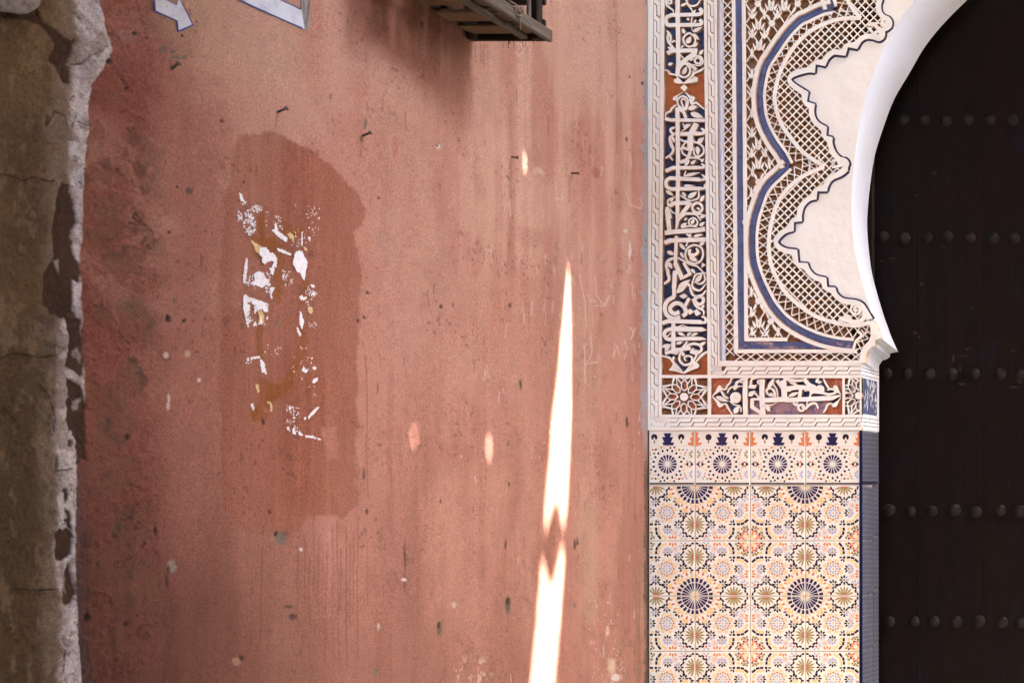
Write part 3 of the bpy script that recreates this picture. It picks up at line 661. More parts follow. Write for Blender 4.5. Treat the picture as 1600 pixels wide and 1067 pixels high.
# front: rails, posts at the corners and thin uprights
cb('front_rail', (dX + .004, (yF + yN) / 2, zB + .020), (.016, abs(yN - yF) + .006, .034), M_woodg)
cb('front_rail', (dX + .004, (yF + yN) / 2, zB + .155), (.012, abs(yN - yF) + .006, .05), M_woodg)
cb('front_rail', (dX + .004, (yF + yN) / 2, zB + .265), (.012, abs(yN - yF) + .006, .06), M_woodg)
for y in (yF - .024, yN + .024):
    cb('corner_post', (dX - .018, y, zB + .15), (.020, .026, .30), M_woodd)
    cb('corner_post', (.014, y, zB + .15), (.020, .026, .30), M_woodd)
cb('upright', (dX - .006, yF - .085, zB + .10), (.008, .012, .16), M_woodg)
cb('upright', (dX - .006, yF - .31, zB + .10), (.008, .014, .16), M_woodg)
# twisted wire hanging on the front rail
M_wire = mat('rusty_wire', (.10, .075, .055), .6, .4, [(200, 3, (.2, .14, .1), .5, .7, I1)])
wy, wz = yF - .175, zB + .028
def coil(n, r_, yy, zz, ph):
    return [Vector((dX + .016 + .004 * math.sin(3 * a), yy + r_ * math.cos(a + ph) + .0012 * a, zz + r_ * math.sin(a + ph))) - crate.location for a in [k * .42 for k in range(n)]]
mb = MB(); mb.tube(coil(26, .014, wy, wz, 0), .0026, 6); mb.tube(coil(20, .010, wy + .01, wz + .004, 1.3), .0024, 6)
mb.tube([Vector((dX + .018, wy - .10 + .012 * k, wz + .03 - .003 * k + .004 * math.sin(k))) - crate.location for k in range(9)], .0024, 6)
mb.tube([Vector((dX + .016, wy + .01, wz)) - crate.location, Vector((dX + .02, wy + .005, wz - .05)) - crate.location], .0016, 6)
mb.build('wire', M_wire, crate, True)
# dark rag stuffed inside, resting on the slats
rag = tag(empty('rag', (dX * .60, yF - .165, zB + .04)), 'dark crumpled rag lying in the wooden crate', 'rag')
mb = MB(); V_ = []; n_u, n_v = 16, 9
for j in range(n_v):
    ph = -math.pi / 2 + math.pi * j / (n_v - 1)
    for i in range(n_u):
        th = 2 * math.pi * i / n_u
        r_ = 1 + .22 * math.sin(3 * th + 2 * ph) + .12 * math.sin(5 * th - 3 * ph)
        V_.append((.062 * r_ * math.cos(ph) * math.cos(th), .075 * r_ * math.cos(ph) * math.sin(th), .05 + .052 * r_ * math.sin(ph)))
mb.add(V_, [(j * n_u + i, j * n_u + (i + 1) % n_u, (j + 1) * n_u + (i + 1) % n_u, (j + 1) * n_u + i) for j in range(n_v - 1) for i in range(n_u)])
mb.build('folded_cloth', mat('dark_cloth', (.035, .033, .034), .95, .1, [(40, 4, (.06, .055, .05), .5, .7, I1)], [(50, 4, .7, .006)]), rag, True)
# frayed splinters and straw under the bottom edge
mb = MB()
for k in range(8):
    x = rnd.uniform(.02, dX); y = yF - rnd.uniform(-.004, .03); l = rnd.uniform(.004, .018)
    mb.tube([Vector((x, y, zB + .006)) - crate.location, Vector((x + rnd.uniform(-.006, .006), y, zB - l)) - crate.location], [.0009, .0004], 4)
tag(mb.build('splinters', M_woodd, crate), kind='stuff')
# ------------------------------------------------------------------ the carved doorway
door_way = tag(empty('carved_doorway', (.38, 0, 0)), 'carved white stucco doorway surround with blue bands, tiled foot and horseshoe arch', 'doorway')
def wob(p): return p
def catmull(pts, stp=2.0, closed=False):
    pts = [Vector(p) for p in pts]; n = len(pts); out = []
    if n < 3: return [tuple(p) for p in pts]
    for i in range(n if closed else n - 1):
        p0 = pts[(i - 1) % n] if closed or i > 0 else pts[0] * 2 - pts[1]
        p1, p2 = pts[i], pts[(i + 1) % n]
        p3 = pts[(i + 2) % n] if closed or i < n - 2 else pts[-1] * 2 - pts[-2]
        m_ = max(1, int((p2 - p1).length / stp))
        for k in range(m_):
            t = k / m_
            out.append(tuple(.5 * ((2 * p1) + (p2 - p0) * t + (2 * p0 - 5 * p1 + 4 * p2 - p3) * t * t + (3 * p1 - p0 - 3 * p2 + p3) * t ** 3)))
    if not closed: out.append(tuple(pts[-1]))
    return out
def normals(pts, closed=False):
    n = len(pts); out = []
    for i in range(n):
        a = Vector(pts[(i - 1) % n] if closed or i > 0 else pts[0]); b_ = Vector(pts[(i + 1) % n] if closed or i < n - 1 else pts[-1])
        c_ = Vector(pts[i]); t1 = (c_ - a); t2 = (b_ - c_)
        t1 = t1.normalized() if t1.length > 1e-6 else t2.normalized(); t2 = t2.normalized() if t2.length > 1e-6 else t1
        n1_ = Vector((-t1.y, t1.x)); n2_ = Vector((-t2.y, t2.x)); m_ = n1_ + n2_
        m_ = m_.normalized() if m_.length > 1e-4 else n1_
        out.append(m_ / max(.45, m_.dot(n1_)))
    return out
def offset(pts, d, closed=False):
    return [(p[0] + n_.x * d, p[1] + n_.y * d) for p, n_ in zip(pts, normals(pts, closed))]
def PY0(px, py, y):
    q = P(px, py, 0); return (q[0], y, q[2])
def stroke(mb, pts, w_, yt=0.0, yb=.017, flare=.5, closed=False, mt=0, ms=1, caps=True):
    """a carved bar: flat top at yt, sides spreading by flare pixels down to yb; w_ may vary along the line"""
    yt = yt + rnd.uniform(-.00035, .00035)
    ns = normals(pts, closed); n = len(pts); ws = w_ if isinstance(w_, list) else [w_] * n
    V_ = []
    for p, m_, ww in zip(pts, ns, ws):
        for s_, yy in ((-ww / 2 - flare, yb), (-ww / 2, yt), (ww / 2, yt), (ww / 2 + flare, yb)):
            V_.append(PY0(p[0] + m_.x * s_, p[1] + m_.y * s_, yy))
    Fc = []; mi = []
    for i in range(n if closed else n - 1):
        j = (i + 1) % n
        for k in range(3):
            Fc.append((i * 4 + k, j * 4 + k, j * 4 + k + 1, i * 4 + k + 1)); mi.append(mt if k == 1 else ms)
    if not closed and caps:
        Fc += [(0, 1, 2, 3), tuple((n - 1) * 4 + k for k in (3, 2, 1, 0))]; mi += [ms, ms]
    mb.add(V_, Fc, mi)
def curve_stroke(mb, pts, w_, closed=False, **k):
    stroke(mb, catmull(pts, 1.6, closed), w_, closed=closed, **k)
def slab(mb, pts, yt=0.0, yb=.017, flare=.4, mt=0, ms=1):
    """a raised flat piece with the outline pts"""
    yt = yt + rnd.uniform(-.00035, .00035)
    ar = sum(pts[i - 1][0] * pts[i][1] - pts[i][0] * pts[i - 1][1] for i in range(len(pts)))
    if ar < 0: pts = pts[::-1]
    n = len(pts); o = offset(pts, -flare, True)
    V_ = [PY0(*p, yt) for p in pts] + [PY0(*p, yb) for p in o]
    mb.add(V_, [list(range(n))] + [(i, n + i, n + (i + 1) % n, (i + 1) % n) for i in range(n)], [mt] + [ms] * n)
def leaf(mb, a, b_, bulge, yt=0.0, yb=.017, flare=.4):
    a, b_ = Vector(a), Vector(b_); d_ = b_ - a; m_ = Vector((-d_.y, d_.x)).normalized() * bulge
    pts = []
    for t in (0, .15, .35, .6, .85): pts.append(a + d_ * t + m_ * math.sin(math.pi * t ** .75))
    for t in (1, .85, .6, .35, .15): pts.append(a + d_ * t - m_ * math.sin(math.pi * t ** .75))
    slab(mb, [tuple(p) for p in pts], yt, yb, flare)
_pc = {}
def inside_np(xs, ys, poly):
    key = id(poly)
    if key not in _pc: 
        q = np.array([(p[0], p[1]) for p in poly], float); _pc[key] = (q, np.roll(q, 1, 0), poly)
    q, r, _ = _pc[key]; c = np.zeros(len(xs), bool)
    X, Y = xs[:, None], ys[:, None]
    cond = (q[None, :, 1] > Y) != (r[None, :, 1] > Y)
    dy = r[:, 1] - q[:, 1]; dy = np.where(dy == 0, 1e-9, dy)
    xi = (r[:, 0] - q[:, 0])[None] * (Y - q[None, :, 1]) / dy[None] + q[None, :, 0]
    return (np.sum(cond & (X < xi), 1) % 2).astype(bool)
def clip_segments(p, q, poly, stp=.8):
    """the parts of the line p-q inside poly"""
    p, q = Vector(p), Vector(q); n = max(2, int((q - p).length / stp)); t = np.linspace(0, 1, n + 1)
    xs = p.x + (q.x - p.x) * t; ys = p.y + (q.y - p.y) * t
    xa = min(v[0] for v in poly); xb_ = max(v[0] for v in poly); ya = min(v[1] for v in poly); yb_ = max(v[1] for v in poly)
    ok = (xs >= xa) & (xs <= xb_) & (ys >= ya) & (ys <= yb_)
    ins = np.zeros(n + 1, bool)
    if ok.any(): ins[ok] = inside_np(xs[ok], ys[ok], poly)
    d_ = np.diff(np.concatenate([[0], ins.astype(int), [0]])); out = []
    for i, j in zip(np.where(d_ == 1)[0], np.where(d_ == -1)[0] - 1):
        if (j - i) * (q - p).length / n > 2: out.append(((xs[i], ys[i]), (xs[j], ys[j])))
    return out

# ---- materials
ST = (.80, .835, .76)
M_st = mat('stucco', ST, .8, .2, [(3.5, 5, (.76, .73, .65), .45, .7, I1), (26, 4, (.66, .55, .44), .62, .80, I1), (110, 3, (.60, .48, .36), .70, .80, I1)], [(90, 4, .35, .0025), (420, 3, .25, .001)])
M_stside = mat('cut_stucco', (.46, .30, .18), .85, .15, [(60, 4, (.60, .46, .32), .45, .65, I1), (200, 3, (.30, .17, .09), .55, .75, I1)], [(200, 3, .5, .002)])
M_raw = mat('shaded_raw_ground', (.27, .13, .06), .9, .1, [(45, 4, (.42, .25, .14), .48, .68, I1), (130, 3, (.14, .07, .035), .55, .75, I1)], [(160, 4, .6, .003)])  # raw clay brown, with the shade of the carved recesses painted in
M_white = mat('white_stucco', (.80, .835, .77), .75, .25, [(2.2, 5, (.79, .79, .70), .45, .75, I1), (9, 5, (.74, .73, .64), .58, .78, I1), (40, 4, (.66, .58, .48), .70, .82, I1), (150, 2, (.45, .38, .3), .80, .84, I1)], [(14, 5, .5, .008), (260, 3, .2, .001)])
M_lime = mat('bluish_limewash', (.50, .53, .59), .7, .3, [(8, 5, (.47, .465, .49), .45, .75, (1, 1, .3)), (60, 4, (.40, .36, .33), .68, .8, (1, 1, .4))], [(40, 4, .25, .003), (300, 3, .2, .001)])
M_blue = mat('blue_paint', (.080, .118, .255), .65, .3, [(14, 5, (.13, .17, .31), .45, .72, (1, 1, .4)), (50, 5, (.07, .075, .17), .5, .7, I1), (70, 4, (.55, .38, .30), .70, .78, I1)], [(120, 4, .35, .0015)])
M_bluew = mat('worn_blue_paint', (.08, .105, .23), .7, .3, [(30, 5, (.55, .36, .27), .53, .62, (.5, 1, 1)), (80, 5, (.06, .06, .13), .5, .7, I1)], [(120, 4, .4, .0015)])
M_navy = mat('navy_ground', (.042, .055, .118), .75, .25, [(26, 5, (.075, .095, .18), .45, .7, I1), (90, 4, (.025, .022, .035), .5, .72, I1)], [(150, 4, .5, .002)])
M_ink = mat('navy_line', (.022, .026, .065), .7, .25, [(60, 4, (.05, .055, .11), .5, .7, I1), (130, 3, (.3, .26, .24), .74, .8, I1)], [(200, 3, .3, .001)])
M_orange = mat('orange_ground', (.48, .165, .05), .8, .2, [(40, 5, (.40, .12, .05), .42, .66, I1), (150, 3, (.68, .42, .28), .66, .76, I1)], [(180, 4, .5, .002)])
M_redor = mat('red_orange_ground', (.52, .15, .07), .8, .2, [(60, 5, (.66, .32, .20), .48, .66, I1), (160, 3, (.75, .56, .42), .64, .74, I1)], [(180, 4, .5, .002)])
M_mauve = mat('faded_blue_ground', (.42, .28, .30), .8, .2, [(40, 5, (.17, .18, .36), .48, .62, I1), (130, 4, (.60, .34, .26), .55, .7, I1)], [(180, 4, .5, .002)])
MS = [M_st, M_stside]
def dput(mb, name, mats, smooth=False): return put(mb.build(name, mats, None, smooth), door_way)
def lerp_x(x0, x1, y): return x0 + (x1 - x0) * min(y, 560) / 550.0
TOP = -70

# ---- core of the pillar, the wall above the arch and the far side (beyond the view)
xj = P(1346, 600)[0]; zt = P(1200, TOP)[2]; zb_st = P(1200, 671.5)[2]
JD = .22
mb = MB(); mb.box((.003, .0195, zb_st), (P(1324, 0)[0], JD, zt)); dput(mb, 'core', M_raw)
mb = MB(); mb.box((.003, .012, 0), (xj - .006, JD, zb_st)); dput(mb, 'core', M_st)
mb = MB(); mb.box((.003, .001, P(0, TOP - 0.3)[2]), (1.02, .4, 8)); dput(mb, 'upper_wall', M_white)

mb = MB(); mb.box((-.049, .007, zb_st), (.0036, .3, zt)); dput(mb, 'joint_filler', M_st)
M_dirt = mat('dirty_joint', (.10, .07, .05), .95, .05, [(60, 4, (.2, .15, .11), .5, .7, I1)], [(150, 3, .6, .003)])
mb = MB(); mb.box((-.049, .0135, 0), (.0036, .3, zb_st - .001)); dput(mb, 'joint_filler', M_dirt)
# ---- straight bands down the left side: (left, right) at y=0 and at y=550
def vstrip(name, l0, r0, l1, r1, y0, y1, yt=0.0, yb=.0195, m_=None, mb=None):
    own = mb is None; mb = mb or MB()
    pl, pr = [], []
    ys_ = [y0 + (y1 - y0) * k / 24 for k in range(25)]
    for y in ys_:
        pl.append((max(1012.6, lerp_x(l0, l1, y)) + rnd.uniform(-.25, .25), y)); pr.append((lerp_x(r0, r1, y) + rnd.uniform(-.25, .25), y))
    slab(mb, pl + pr[::-1], yt, yb, .3)
    if own: dput(mb, name, m_ or MS)
vstrip('frame_strip', 1012.6, 1021, 1012.6, 1016.2, TOP, 671, -.001)
vstrip('frame_strip', 1032, 1038.5, 1028.8, 1033.8, TOP, 648)
vstrip('frame_strip', 1099.5, 1104.4, 1105.3, 1110.8, TOP, 588)
vstrip('frame_strip', 1115.3, 1120, 1121.4, 1124.4, TOP, 573)
vstrip('frame_strip', 1143.2, 1149, 1146.6, 1153, TOP, 550)
vstrip('frame_strip', 1159, 1165, 1163, 1169, TOP, 533)
vstrip('blue_band', 1149, 1157.8, 1153, 1161.8, TOP, 544, .004, .0195, [M_blue, M_stside])
mb = MB()                      # rounded white moulding
for k in range(40):
    pass
V_ = []
ysm = [TOP + (564 - TOP) * k / 30 for k in range(31)]
for y in ysm:
    a, b_ = lerp_x(1120, 1124.2, y), lerp_x(1130.2, 1133.4, y)
    for t in (0, .2, .45, .7, 1): V_.append(PY0(a + (b_ - a) * t, y, .005 - .006 * math.sin(math.pi * t) + rnd.uniform(-.0003, .0003)))
mb.add(V_, [(i * 5 + k, (i + 1) * 5 + k, (i + 1) * 5 + k + 1, i * 5 + k + 1) for i in range(30) for k in range(4)]); dput(mb, 'moulding', M_lime, True)
# ---- horizontal bands
def hstrip(name, y0, y1, x0, x1, yt=0.0, yb=.0195, m_=None):
    mb = MB(); n = 20
    a = [(x0 + (x1 - x0) * k / n, y0 + rnd.uniform(-.25, .25)) for k in range(n + 1)]; b_ = [(x0 + (x1 - x0) * k / n, y1 + rnd.uniform(-.25, .25)) for k in range(n + 1)]
    slab(mb, a + b_[::-1], yt, yb, .3); dput(mb, name, m_ or MS)
hstrip('frame_strip', 563.5, 572, 1124.5, 1345.8, .0003)
hstrip('frame_strip', 585.5, 590.6, 1033.9, 1345.8, .0005)
hstrip('frame_strip', 647.6, 652.2, 1029, 1345.8, .0005)
hstrip('frame_strip', 666.6, 672.0, 1012.6, 1346.2, -.0015)
hstrip('frame_strip', 545.8, 551.6, 1147, 1339, .0004)
hstrip('frame_strip', 527.2, 533.2, 1163.5, 1230, .0002)
hstrip('blue_band', 534.2, 544.6, 1153.5, 1333, .0036, .0195, [M_bluew, M_stside])
for (x0, x1) in ((1105.6, 1110.9), (1316.2, 1320)):
    mb = MB(); slab(mb, [(x0, 590.4), (x1, 590.4), (x1, 648), (x0, 648)], .0002, .0195, .3); dput(mb, 'frame_strip', MS)
mb = MB(); slab(mb, [(1343.4, 590), (1346, 590), (1346, 648), (1343.4, 648)], .0002, .0195, .0); dput(mb, 'frame_strip', MS)

# ---- braids: links cut apart by dark incised zigzags
M_groove = mat('incised_line', (.15, .08, .045), .9, .1, [(80, 4, (.32, .2, .12), .5, .7, I1)])
def braid(xf, y0, y1, horiz=False, per=25.0):
    """xf(y) -> (left, right); with horiz the roles of x and y are swapped"""
    mb = MB(); g_ = .55
    def tr(u, v):
        a, b_ = xf(v); x = a + (b_ - a) * u; return (v, x) if horiz else (x, v)
    n = int((y1 - y0) / per) + 1
    for k in range(n):
        s_ = y0 + k * per + rnd.uniform(-.5, .5)
        zig = lambda s: [(.0, s), (.47, s + 4.2), (.47, s + 19.5), (1.0, s + 23.6)]
        A_ = zig(s_); B_ = zig(s_ + per)
        poly = A_ + B_[::-1]
        pts = [tr(u, min(max(v, y0), y1)) for u, v in poly]
        # drop doubled points, then shrink so that the dark joint shows
        q = [pts[0]]
        for p in pts[1:]:
            if math.hypot(p[0] - q[-1][0], p[1] - q[-1][1]) > .3: q.append(p)
        if len(q) < 4: continue
        ar = sum(q[i - 1][0] * q[i][1] - q[i][0] * q[i - 1][1] for i in range(len(q)))
        if ar < 0: q = q[::-1]
        if abs(ar) < 12: continue
        q = offset(q, g_, True)
        # each link is split down the middle into two strands, as carved
        slab(mb, q, .0008, .0075, .15, 0, 1)
    return mb
def bed(x0, x1, y0, y1, y, m_, name):
    mb = MB(); mb.add([PY0(x0[0], y0, y), PY0(x0[1], y1, y), PY0(x1[1], y1, y), PY0(x1[0], y0, y)], [(0, 1, 2, 3)]); dput(mb, name, m_)
MB_ = [M_st, M_groove]
mb = MB(); mb.add([PY0(x, y, .0032) for x, y in ((1013.2, 652), (1013.2, 667), (1046, 667), (1046, 652))], [(0, 1, 2, 3)]); mb.add([PY0(x, y, .0032) for x, y in ((1105, 571.5), (1105, 586.2), (1127, 586.2), (1127, 571.5))], [(0, 1, 2, 3)]); mb.add([PY0(x, y, .0034) for x, y in ((1013.2, 640), (1013.2, 653), (1028, 653), (1028, 640))], [(0, 1, 2, 3)]); dput(mb, 'braid_corner', M_st)
dput(braid(lambda y: (lerp_x(1021.2, 1016.4, y), lerp_x(1032, 1028.8, y)), TOP, 652), 'braid', MB_)
dput(braid(lambda y: (lerp_x(1104.6, 1111, y), lerp_x(1115.3, 1121.3, y)), TOP, 572), 'braid', MB_)
dput(braid(lambda x: (666.4, 652.4), 1016, 1345.5, True, 21.4), 'braid', MB_)
dput(braid(lambda x: (585.3, 572.2), 1111.5, 1345.5, True, 21.4), 'braid', MB_)
bed((1019, 1014), (1034, 1031), TOP, 667, .0066, M_groove, 'braid_bed'); bed((1102, 1107), (1117, 1124), TOP, 586, .0070, M_groove, 'braid_bed')
bed((1014, 1014), (1345.7, 1345.7), 652, 668, .0074, M_groove, 'braid_bed'); bed((1107, 1107), (1345.7, 1345.7), 571.5, 587, .0078, M_groove, 'braid_bed')

mb = MB(); slab(mb, [(1013.2, 653), (1019, 653.5), (1026, 660), (1018, 660.5), (1018, 666), (1013.2, 666)], .0008, .0075, .15); slab(mb, [(1106.3, 573), (1111, 573.5), (1119, 578), (1112, 579), (1111, 585), (1106.3, 585)], .0008, .0075, .15); dput(mb, 'braid', MB_)
# ---- lattice bands: two zigzags that cross
def lattice(pts, w_, per, bw=2.0, name='lattice_band', yt=.0008):
    q = catmull(pts, 1.0) if len(pts) > 2 else [tuple(Vector(pts[0]).lerp(Vector(pts[1]), t / 200)) for t in range(201)]
    L_ = [0]
    for a, b_ in zip(q, q[1:]): L_.append(L_[-1] + math.hypot(b_[0] - a[0], b_[1] - a[1]))
    n = max(2, round(L_[-1] / per)); ns = normals(q)
    def at_(s): 
        i = min(len(L_) - 2, max(0, int(np.searchsorted(L_, s)) - 1)); t = (s - L_[i]) / max(1e-6, L_[i + 1] - L_[i])
        p = Vector(q[i]).lerp(Vector(q[i + 1]), t); return p, ns[i]
    mb = MB()
    for sg in (1, -1):
        zz = []
        for k in range(2 * n + 1):
            p, m_ = at_(L_[-1] * k / (2 * n)); m_ = m_.normalized(); p = p + m_ * (sg * (1 if k % 2 else -1) * w_ * .56)
            zz.append((p.x + rnd.uniform(-.3, .3), p.y + rnd.uniform(-.3, .3)))
        for a, b_ in zip(zz, zz[1:]): stroke(mb, [a, b_], bw, yt, .0185, .35)
    return mb
dput(lattice([(1136.6, TOP), (1136.6, 0), (1140.0, 556)], 13, 30.6, 1.7), 'lattice_band', MS)
dput(lattice([(1148, 557.6), (1345.5, 557.6)], 11.5, 31.2, 1.6), 'lattice_band', MS)

# ---- the lobed blue band and what follows it
blue_c = [(1268, -70), (1280, -40), (1290, -14), (1297, 6), (1299, 12.5)], [(1299, 13), (1286, 15.5), (1273, 21), (1260, 27.5), (1249, 33), (1230, 52), (1211, 79), (1195, 105), (1187.5, 140), (1187.5, 163), (1190, 182), (1197, 202), (1208, 222), (1222, 242), (1231, 258.6)], \
    [(1231, 258.6), (1216, 273), (1202, 286), (1193, 299), (1187.5, 312.5), (1183, 326), (1179, 339), (1175.8, 358), (1175, 378), (1176, 400), (1180, 420), (1190, 446), (1203.5, 472.5), (1213, 485.6), (1225, 498.7), (1243.5, 512), (1265, 523), (1286, 530.5), (1312, 536), (1333, 538)]
rib_c = [(1306, -70), (1314, -34), (1322, -4), (1334, 16), (1345, 29)], [(1345, 29), (1322, 29.5), (1299, 34), (1266, 49.5), (1238, 78), (1220, 111), (1211.5, 142), (1211.5, 165), (1220, 192), (1235, 215), (1256, 239), (1288, 261)], \
    [(1288, 261), (1266, 270), (1248, 280), (1228, 298), (1215, 318), (1206.5, 343), (1202, 369), (1201.5, 392), (1206, 417), (1215, 437), (1230, 460), (1253, 480), (1278, 495.5), (1309, 505), (1337, 508.5), (1360, 504)]
def smooth_list(parts):
    out = []
    for p in parts:
        q = catmull(p, 2.0); out.append(q)
    return out
blueS, ribS = smooth_list(blue_c), smooth_list(rib_c)
mb = MB(); mw = MB(); mg = MB()
for q in blueS:
    stroke(mb, q, 10.4, .0040, .0185, .4)
    stroke(mw, offset(q, 9.8), 6.2, -.0006, .0195, .4); stroke(mw, offset(q, -7.6), 4.6, -.0002, .0195, .4)
    stroke(mg, offset(q, 5.9), 1.3, .0037, .0185, .1)
dput(mb, 'lobed_blue_band', [M_blue, M_blue], True); dput(mw, 'lobed_frame', MS); dput(mg, 'lobed_groove', M_stside)
mb = MB()
for q in ribS: stroke(mb, q, 6.2, -.0012, .0195, .5)
dput(mb, 'lobed_rib', MS)
allb = np.array([p for q in blueS for p in q])
for rq in ribS:
    ns_ = normals(rq); mid = []; wds = []
    for p, m_ in list(zip(rq, ns_))[::3]:
        m_ = m_.normalized(); dm = float(np.min(np.hypot(allb[:, 0] - p[0], allb[:, 1] - p[1])))
        w_ = min(15.0, max(7.0, dm - 9.6 - 3.0)); wds.append(w_); mid.append((p[0] + m_.x * (3.0 + w_ / 2), p[1] + m_.y * (3.0 + w_ / 2)))
    dput(lattice(mid, sorted(wds)[len(wds) // 2] + 1.8, 28.0, 1.6), 'lattice_band', MS)
# small lattice beside the corbel
dput(lattice([(1352, 516), (1349, 530), (1341, 545), (1340, 560)], 12, 22, 1.6), 'lattice_band', MS)
mb = MB(); curve_stroke(mb, [(1362, 505), (1369, 511), (1368, 520)], 5, yt=-.0006); curve_stroke(mb, [(1333, 548), (1337, 534), (1346, 524), (1340, 517)], 4, yt=-.0004); dput(mb, 'lobed_frame', MS)

# ---- scalloped border, the fine net behind it and the plain white spandrel
sc1 = [(905,0),(890,60),(895,130),(930,180),(990,210),(1020,260),(1015,320),(975,360),(935,377)]; sc2 = [(935,377),(935,420),(920,460),(880,490),(840,490),(780,470),(710,470),(660,500),(630,540),(605,587)]
c6 = lambda l: [(1260 + x / 7.62, y / 7.62) for x, y in l]
c39 = lambda l, oy=0: [(1000 + x / 3.953, oy + y / 3.953) for x, y in l]
scal = [[(1376, -70), (1386, -40), (1380, -18), (1378.7, 0)]] , 
segs = [('c', [(1385, -70), (1388, -50), (1382, -22), (1378.8, 0)] + c6(sc1)[1:]), ('c', c6(sc2)), ('l', c6([(605,587),(495,565)])), ('l', c6([(495,565),(465,667)])), ('c', c6([(465,667),(400,660),(330,655),(280,690),(250,730),(225,792)])),
    ('l', c6([(225,792),(110,770)])), ('l', c6([(110,770),(100,872)])), ('c', [c6([(100,872)])[0]] + c39([(1040,450),(980,465),(945,480),(933,492)])), ('c', c39([(933,492),(945,507),(985,537),(1040,570)])), ('l', c39([(1040,570),(1030,630)])), ('l', c39([(1030,630),(1080,645)])),
    ('c', c39([(1080,645),(1075,690),(1085,730),(1110,760),(1155,785)])), ('l', c39([(1155,785),(1150,840)])), ('l', c39([(1150,840),(1190,850)])), ('c', c39([(1190,850),(1190,890),(1210,940),(1245,975),(1275,983),(1292,1010),(1284,1035),(1284,1054)])),
    ('c', c39([(1284,1054-1028),(1278,35),(1245,60),(1190,85),(1165,120),(1155,155)], 260)), ('l', c39([(1155,155),(1095,155)], 260)), ('l', c39([(1095,155),(1090,205)], 260)), ('c', c39([(1090,205),(1050,215),(1015,250),(1000,300),(1000,340)], 260)), ('l', c39([(1000,340),(950,345)], 260)),
    ('l', c39([(950,345),(950,400)], 260)), ('c', c39([(950,400),(900,415),(865,445),(850,468)], 260)), ('c', c39([(850,468),(870,490),(910,508),(970,515)], 260)), ('l', c39([(970,515),(978,595)], 260)), ('l', c39([(978,595),(1035,598)], 260)),
    ('c', c39([(1035,598),(1050,635),(1085,670),(1150,688)], 260)), ('l', c39([(1150,688),(1155,745)], 260)), ('l', c39([(1155,745),(1205,748)], 260)), ('c', c39([(1205,748),(1220,785),(1260,815),(1330,825),(1375,845),(1405,885),(1438,943)], 260))]
scl = []
for kind, pts in segs:
    q = catmull(pts, 1.6) if kind == 'c' else pts
    scl += [p for p in q if not scl or math.hypot(p[0] - scl[-1][0], p[1] - scl[-1][1]) > .25]
def arc_smooth(pts, win):
    L_ = np.concatenate([[0], np.cumsum([math.hypot(b_[0] - a[0], b_[1] - a[1]) for a, b_ in zip(pts, pts[1:])])]); n = int(L_[-1] / 1.5)
    s_ = np.linspace(0, L_[-1], n); x = np.interp(s_, L_, [p[0] for p in pts]); y = np.interp(s_, L_, [p[1] for p in pts]); k = int(win / 1.5)
    pad = lambda v: np.convolve(np.concatenate([[v[0]] * k, v, [v[-1]] * k]), np.ones(2 * k + 1) / (2 * k + 1), 'valid')
    return list(zip(pad(x), pad(y)))
inner = arc_smooth(offset(arc_smooth(scl, 6), 8.5), 5)
mb = MB(); slab(mb, scl + inner[::-1], -.0012, .0195, .0); dput(mb, 'scalloped_border', [M_white, M_stside])
mb = MB()
for kind, pts in segs:
    q = catmull(pts, 1.6) if kind == 'c' else [tuple(Vector(pts[0]).lerp(Vector(pts[1]), t)) for t in (-.06, .33, .66, 1.06)]
    stroke(mb, offset(q, -1.0), [2.1 + 2.2 * vnoise(np.array([p[0] * .05]), np.array([p[1] * .08]), 3)[0] for p in q], .0022, .012, .2)
dput(mb, 'border_line', [M_ink, M_ink])
# curled ends of the border
mb = MB()
def ring(mb, cx, cy, r0, w_, yt=-.001, a0=0.0, a1=2 * math.pi, yb=.0185):
    n = 18; full = abs(a1 - a0) > 6.2
    pts = [(cx + r0 * math.cos(a0 + (a1 - a0) * k / n), cy + r0 * math.sin(a0 + (a1 - a0) * k / n)) for k in range(n if full else n + 1)]
    stroke(mb, pts, w_, yt, yb, .3, full)
for cx, cy, r in ((1383.5, 35, 5.2), (1372.5, 54.5, 5.0), (1315.5, 253.5, 4.8)): ring(mb, cx, cy, r, 5.0, -.002)
curve_stroke(mb, [(1362, 38), (1370, 42), (1378, 47), (1384, 44)], 4, yt=-.0018); curve_stroke(mb, [(1357, 44), (1364, 52), (1370, 57)], 4, yt=-.0016); leaf(mb, (1354, 40), (1376, 36), 3.2)
curve_stroke(mb, [(1300, 252), (1308, 250), (1314, 249)], 4, yt=-.0018); curve_stroke(mb, [(1300, 262), (1310, 260), (1318, 258)], 4, yt=-.0016)
sp = [(1338.6 + (2 + 1.05 * t) * math.cos(1.5 + 1.25 * t), 484 + (2 + 1.05 * t) * math.sin(1.5 + 1.25 * t)) for t in [k * .35 for k in range(22)]]
stroke(mb, catmull(sp, 1.2), 3.4, -.0024, .0185, .3); curve_stroke(mb, [(1350, 487), (1350, 496), (1343, 502), (1334, 503), (1322, 500), (1312, 497)], 6.5, yt=-.002); leaf(mb, (1308, 503), (1330, 492), 4.2); leaf(mb, (1318, 490), (1332, 499), 3)
dput(mb, 'border_curl', MS)
# net
net_poly = [p for q in ribS for p in q] + [(1364, 500)] + offset(scl, 6)[::-1]
mb = MB(); step_n = 12.7
for sg in (1, -1):
    k = -60
    while k < 160:
        c0 = k * step_n + (4.0 if sg > 0 else 9.0)
        # lines x - sg*y = c0 + 1130 (bent a little by hand)
        p = (1130 + c0 + sg * -80, -80); q = (1130 + c0 + sg * 620, 620)
        for a, b_ in clip_segments(p, q, net_poly):
            stroke(mb, [a, b_], 1.95, .0005, .0180, .45, caps=False)
        k += 1
dput(mb, 'net', MS)
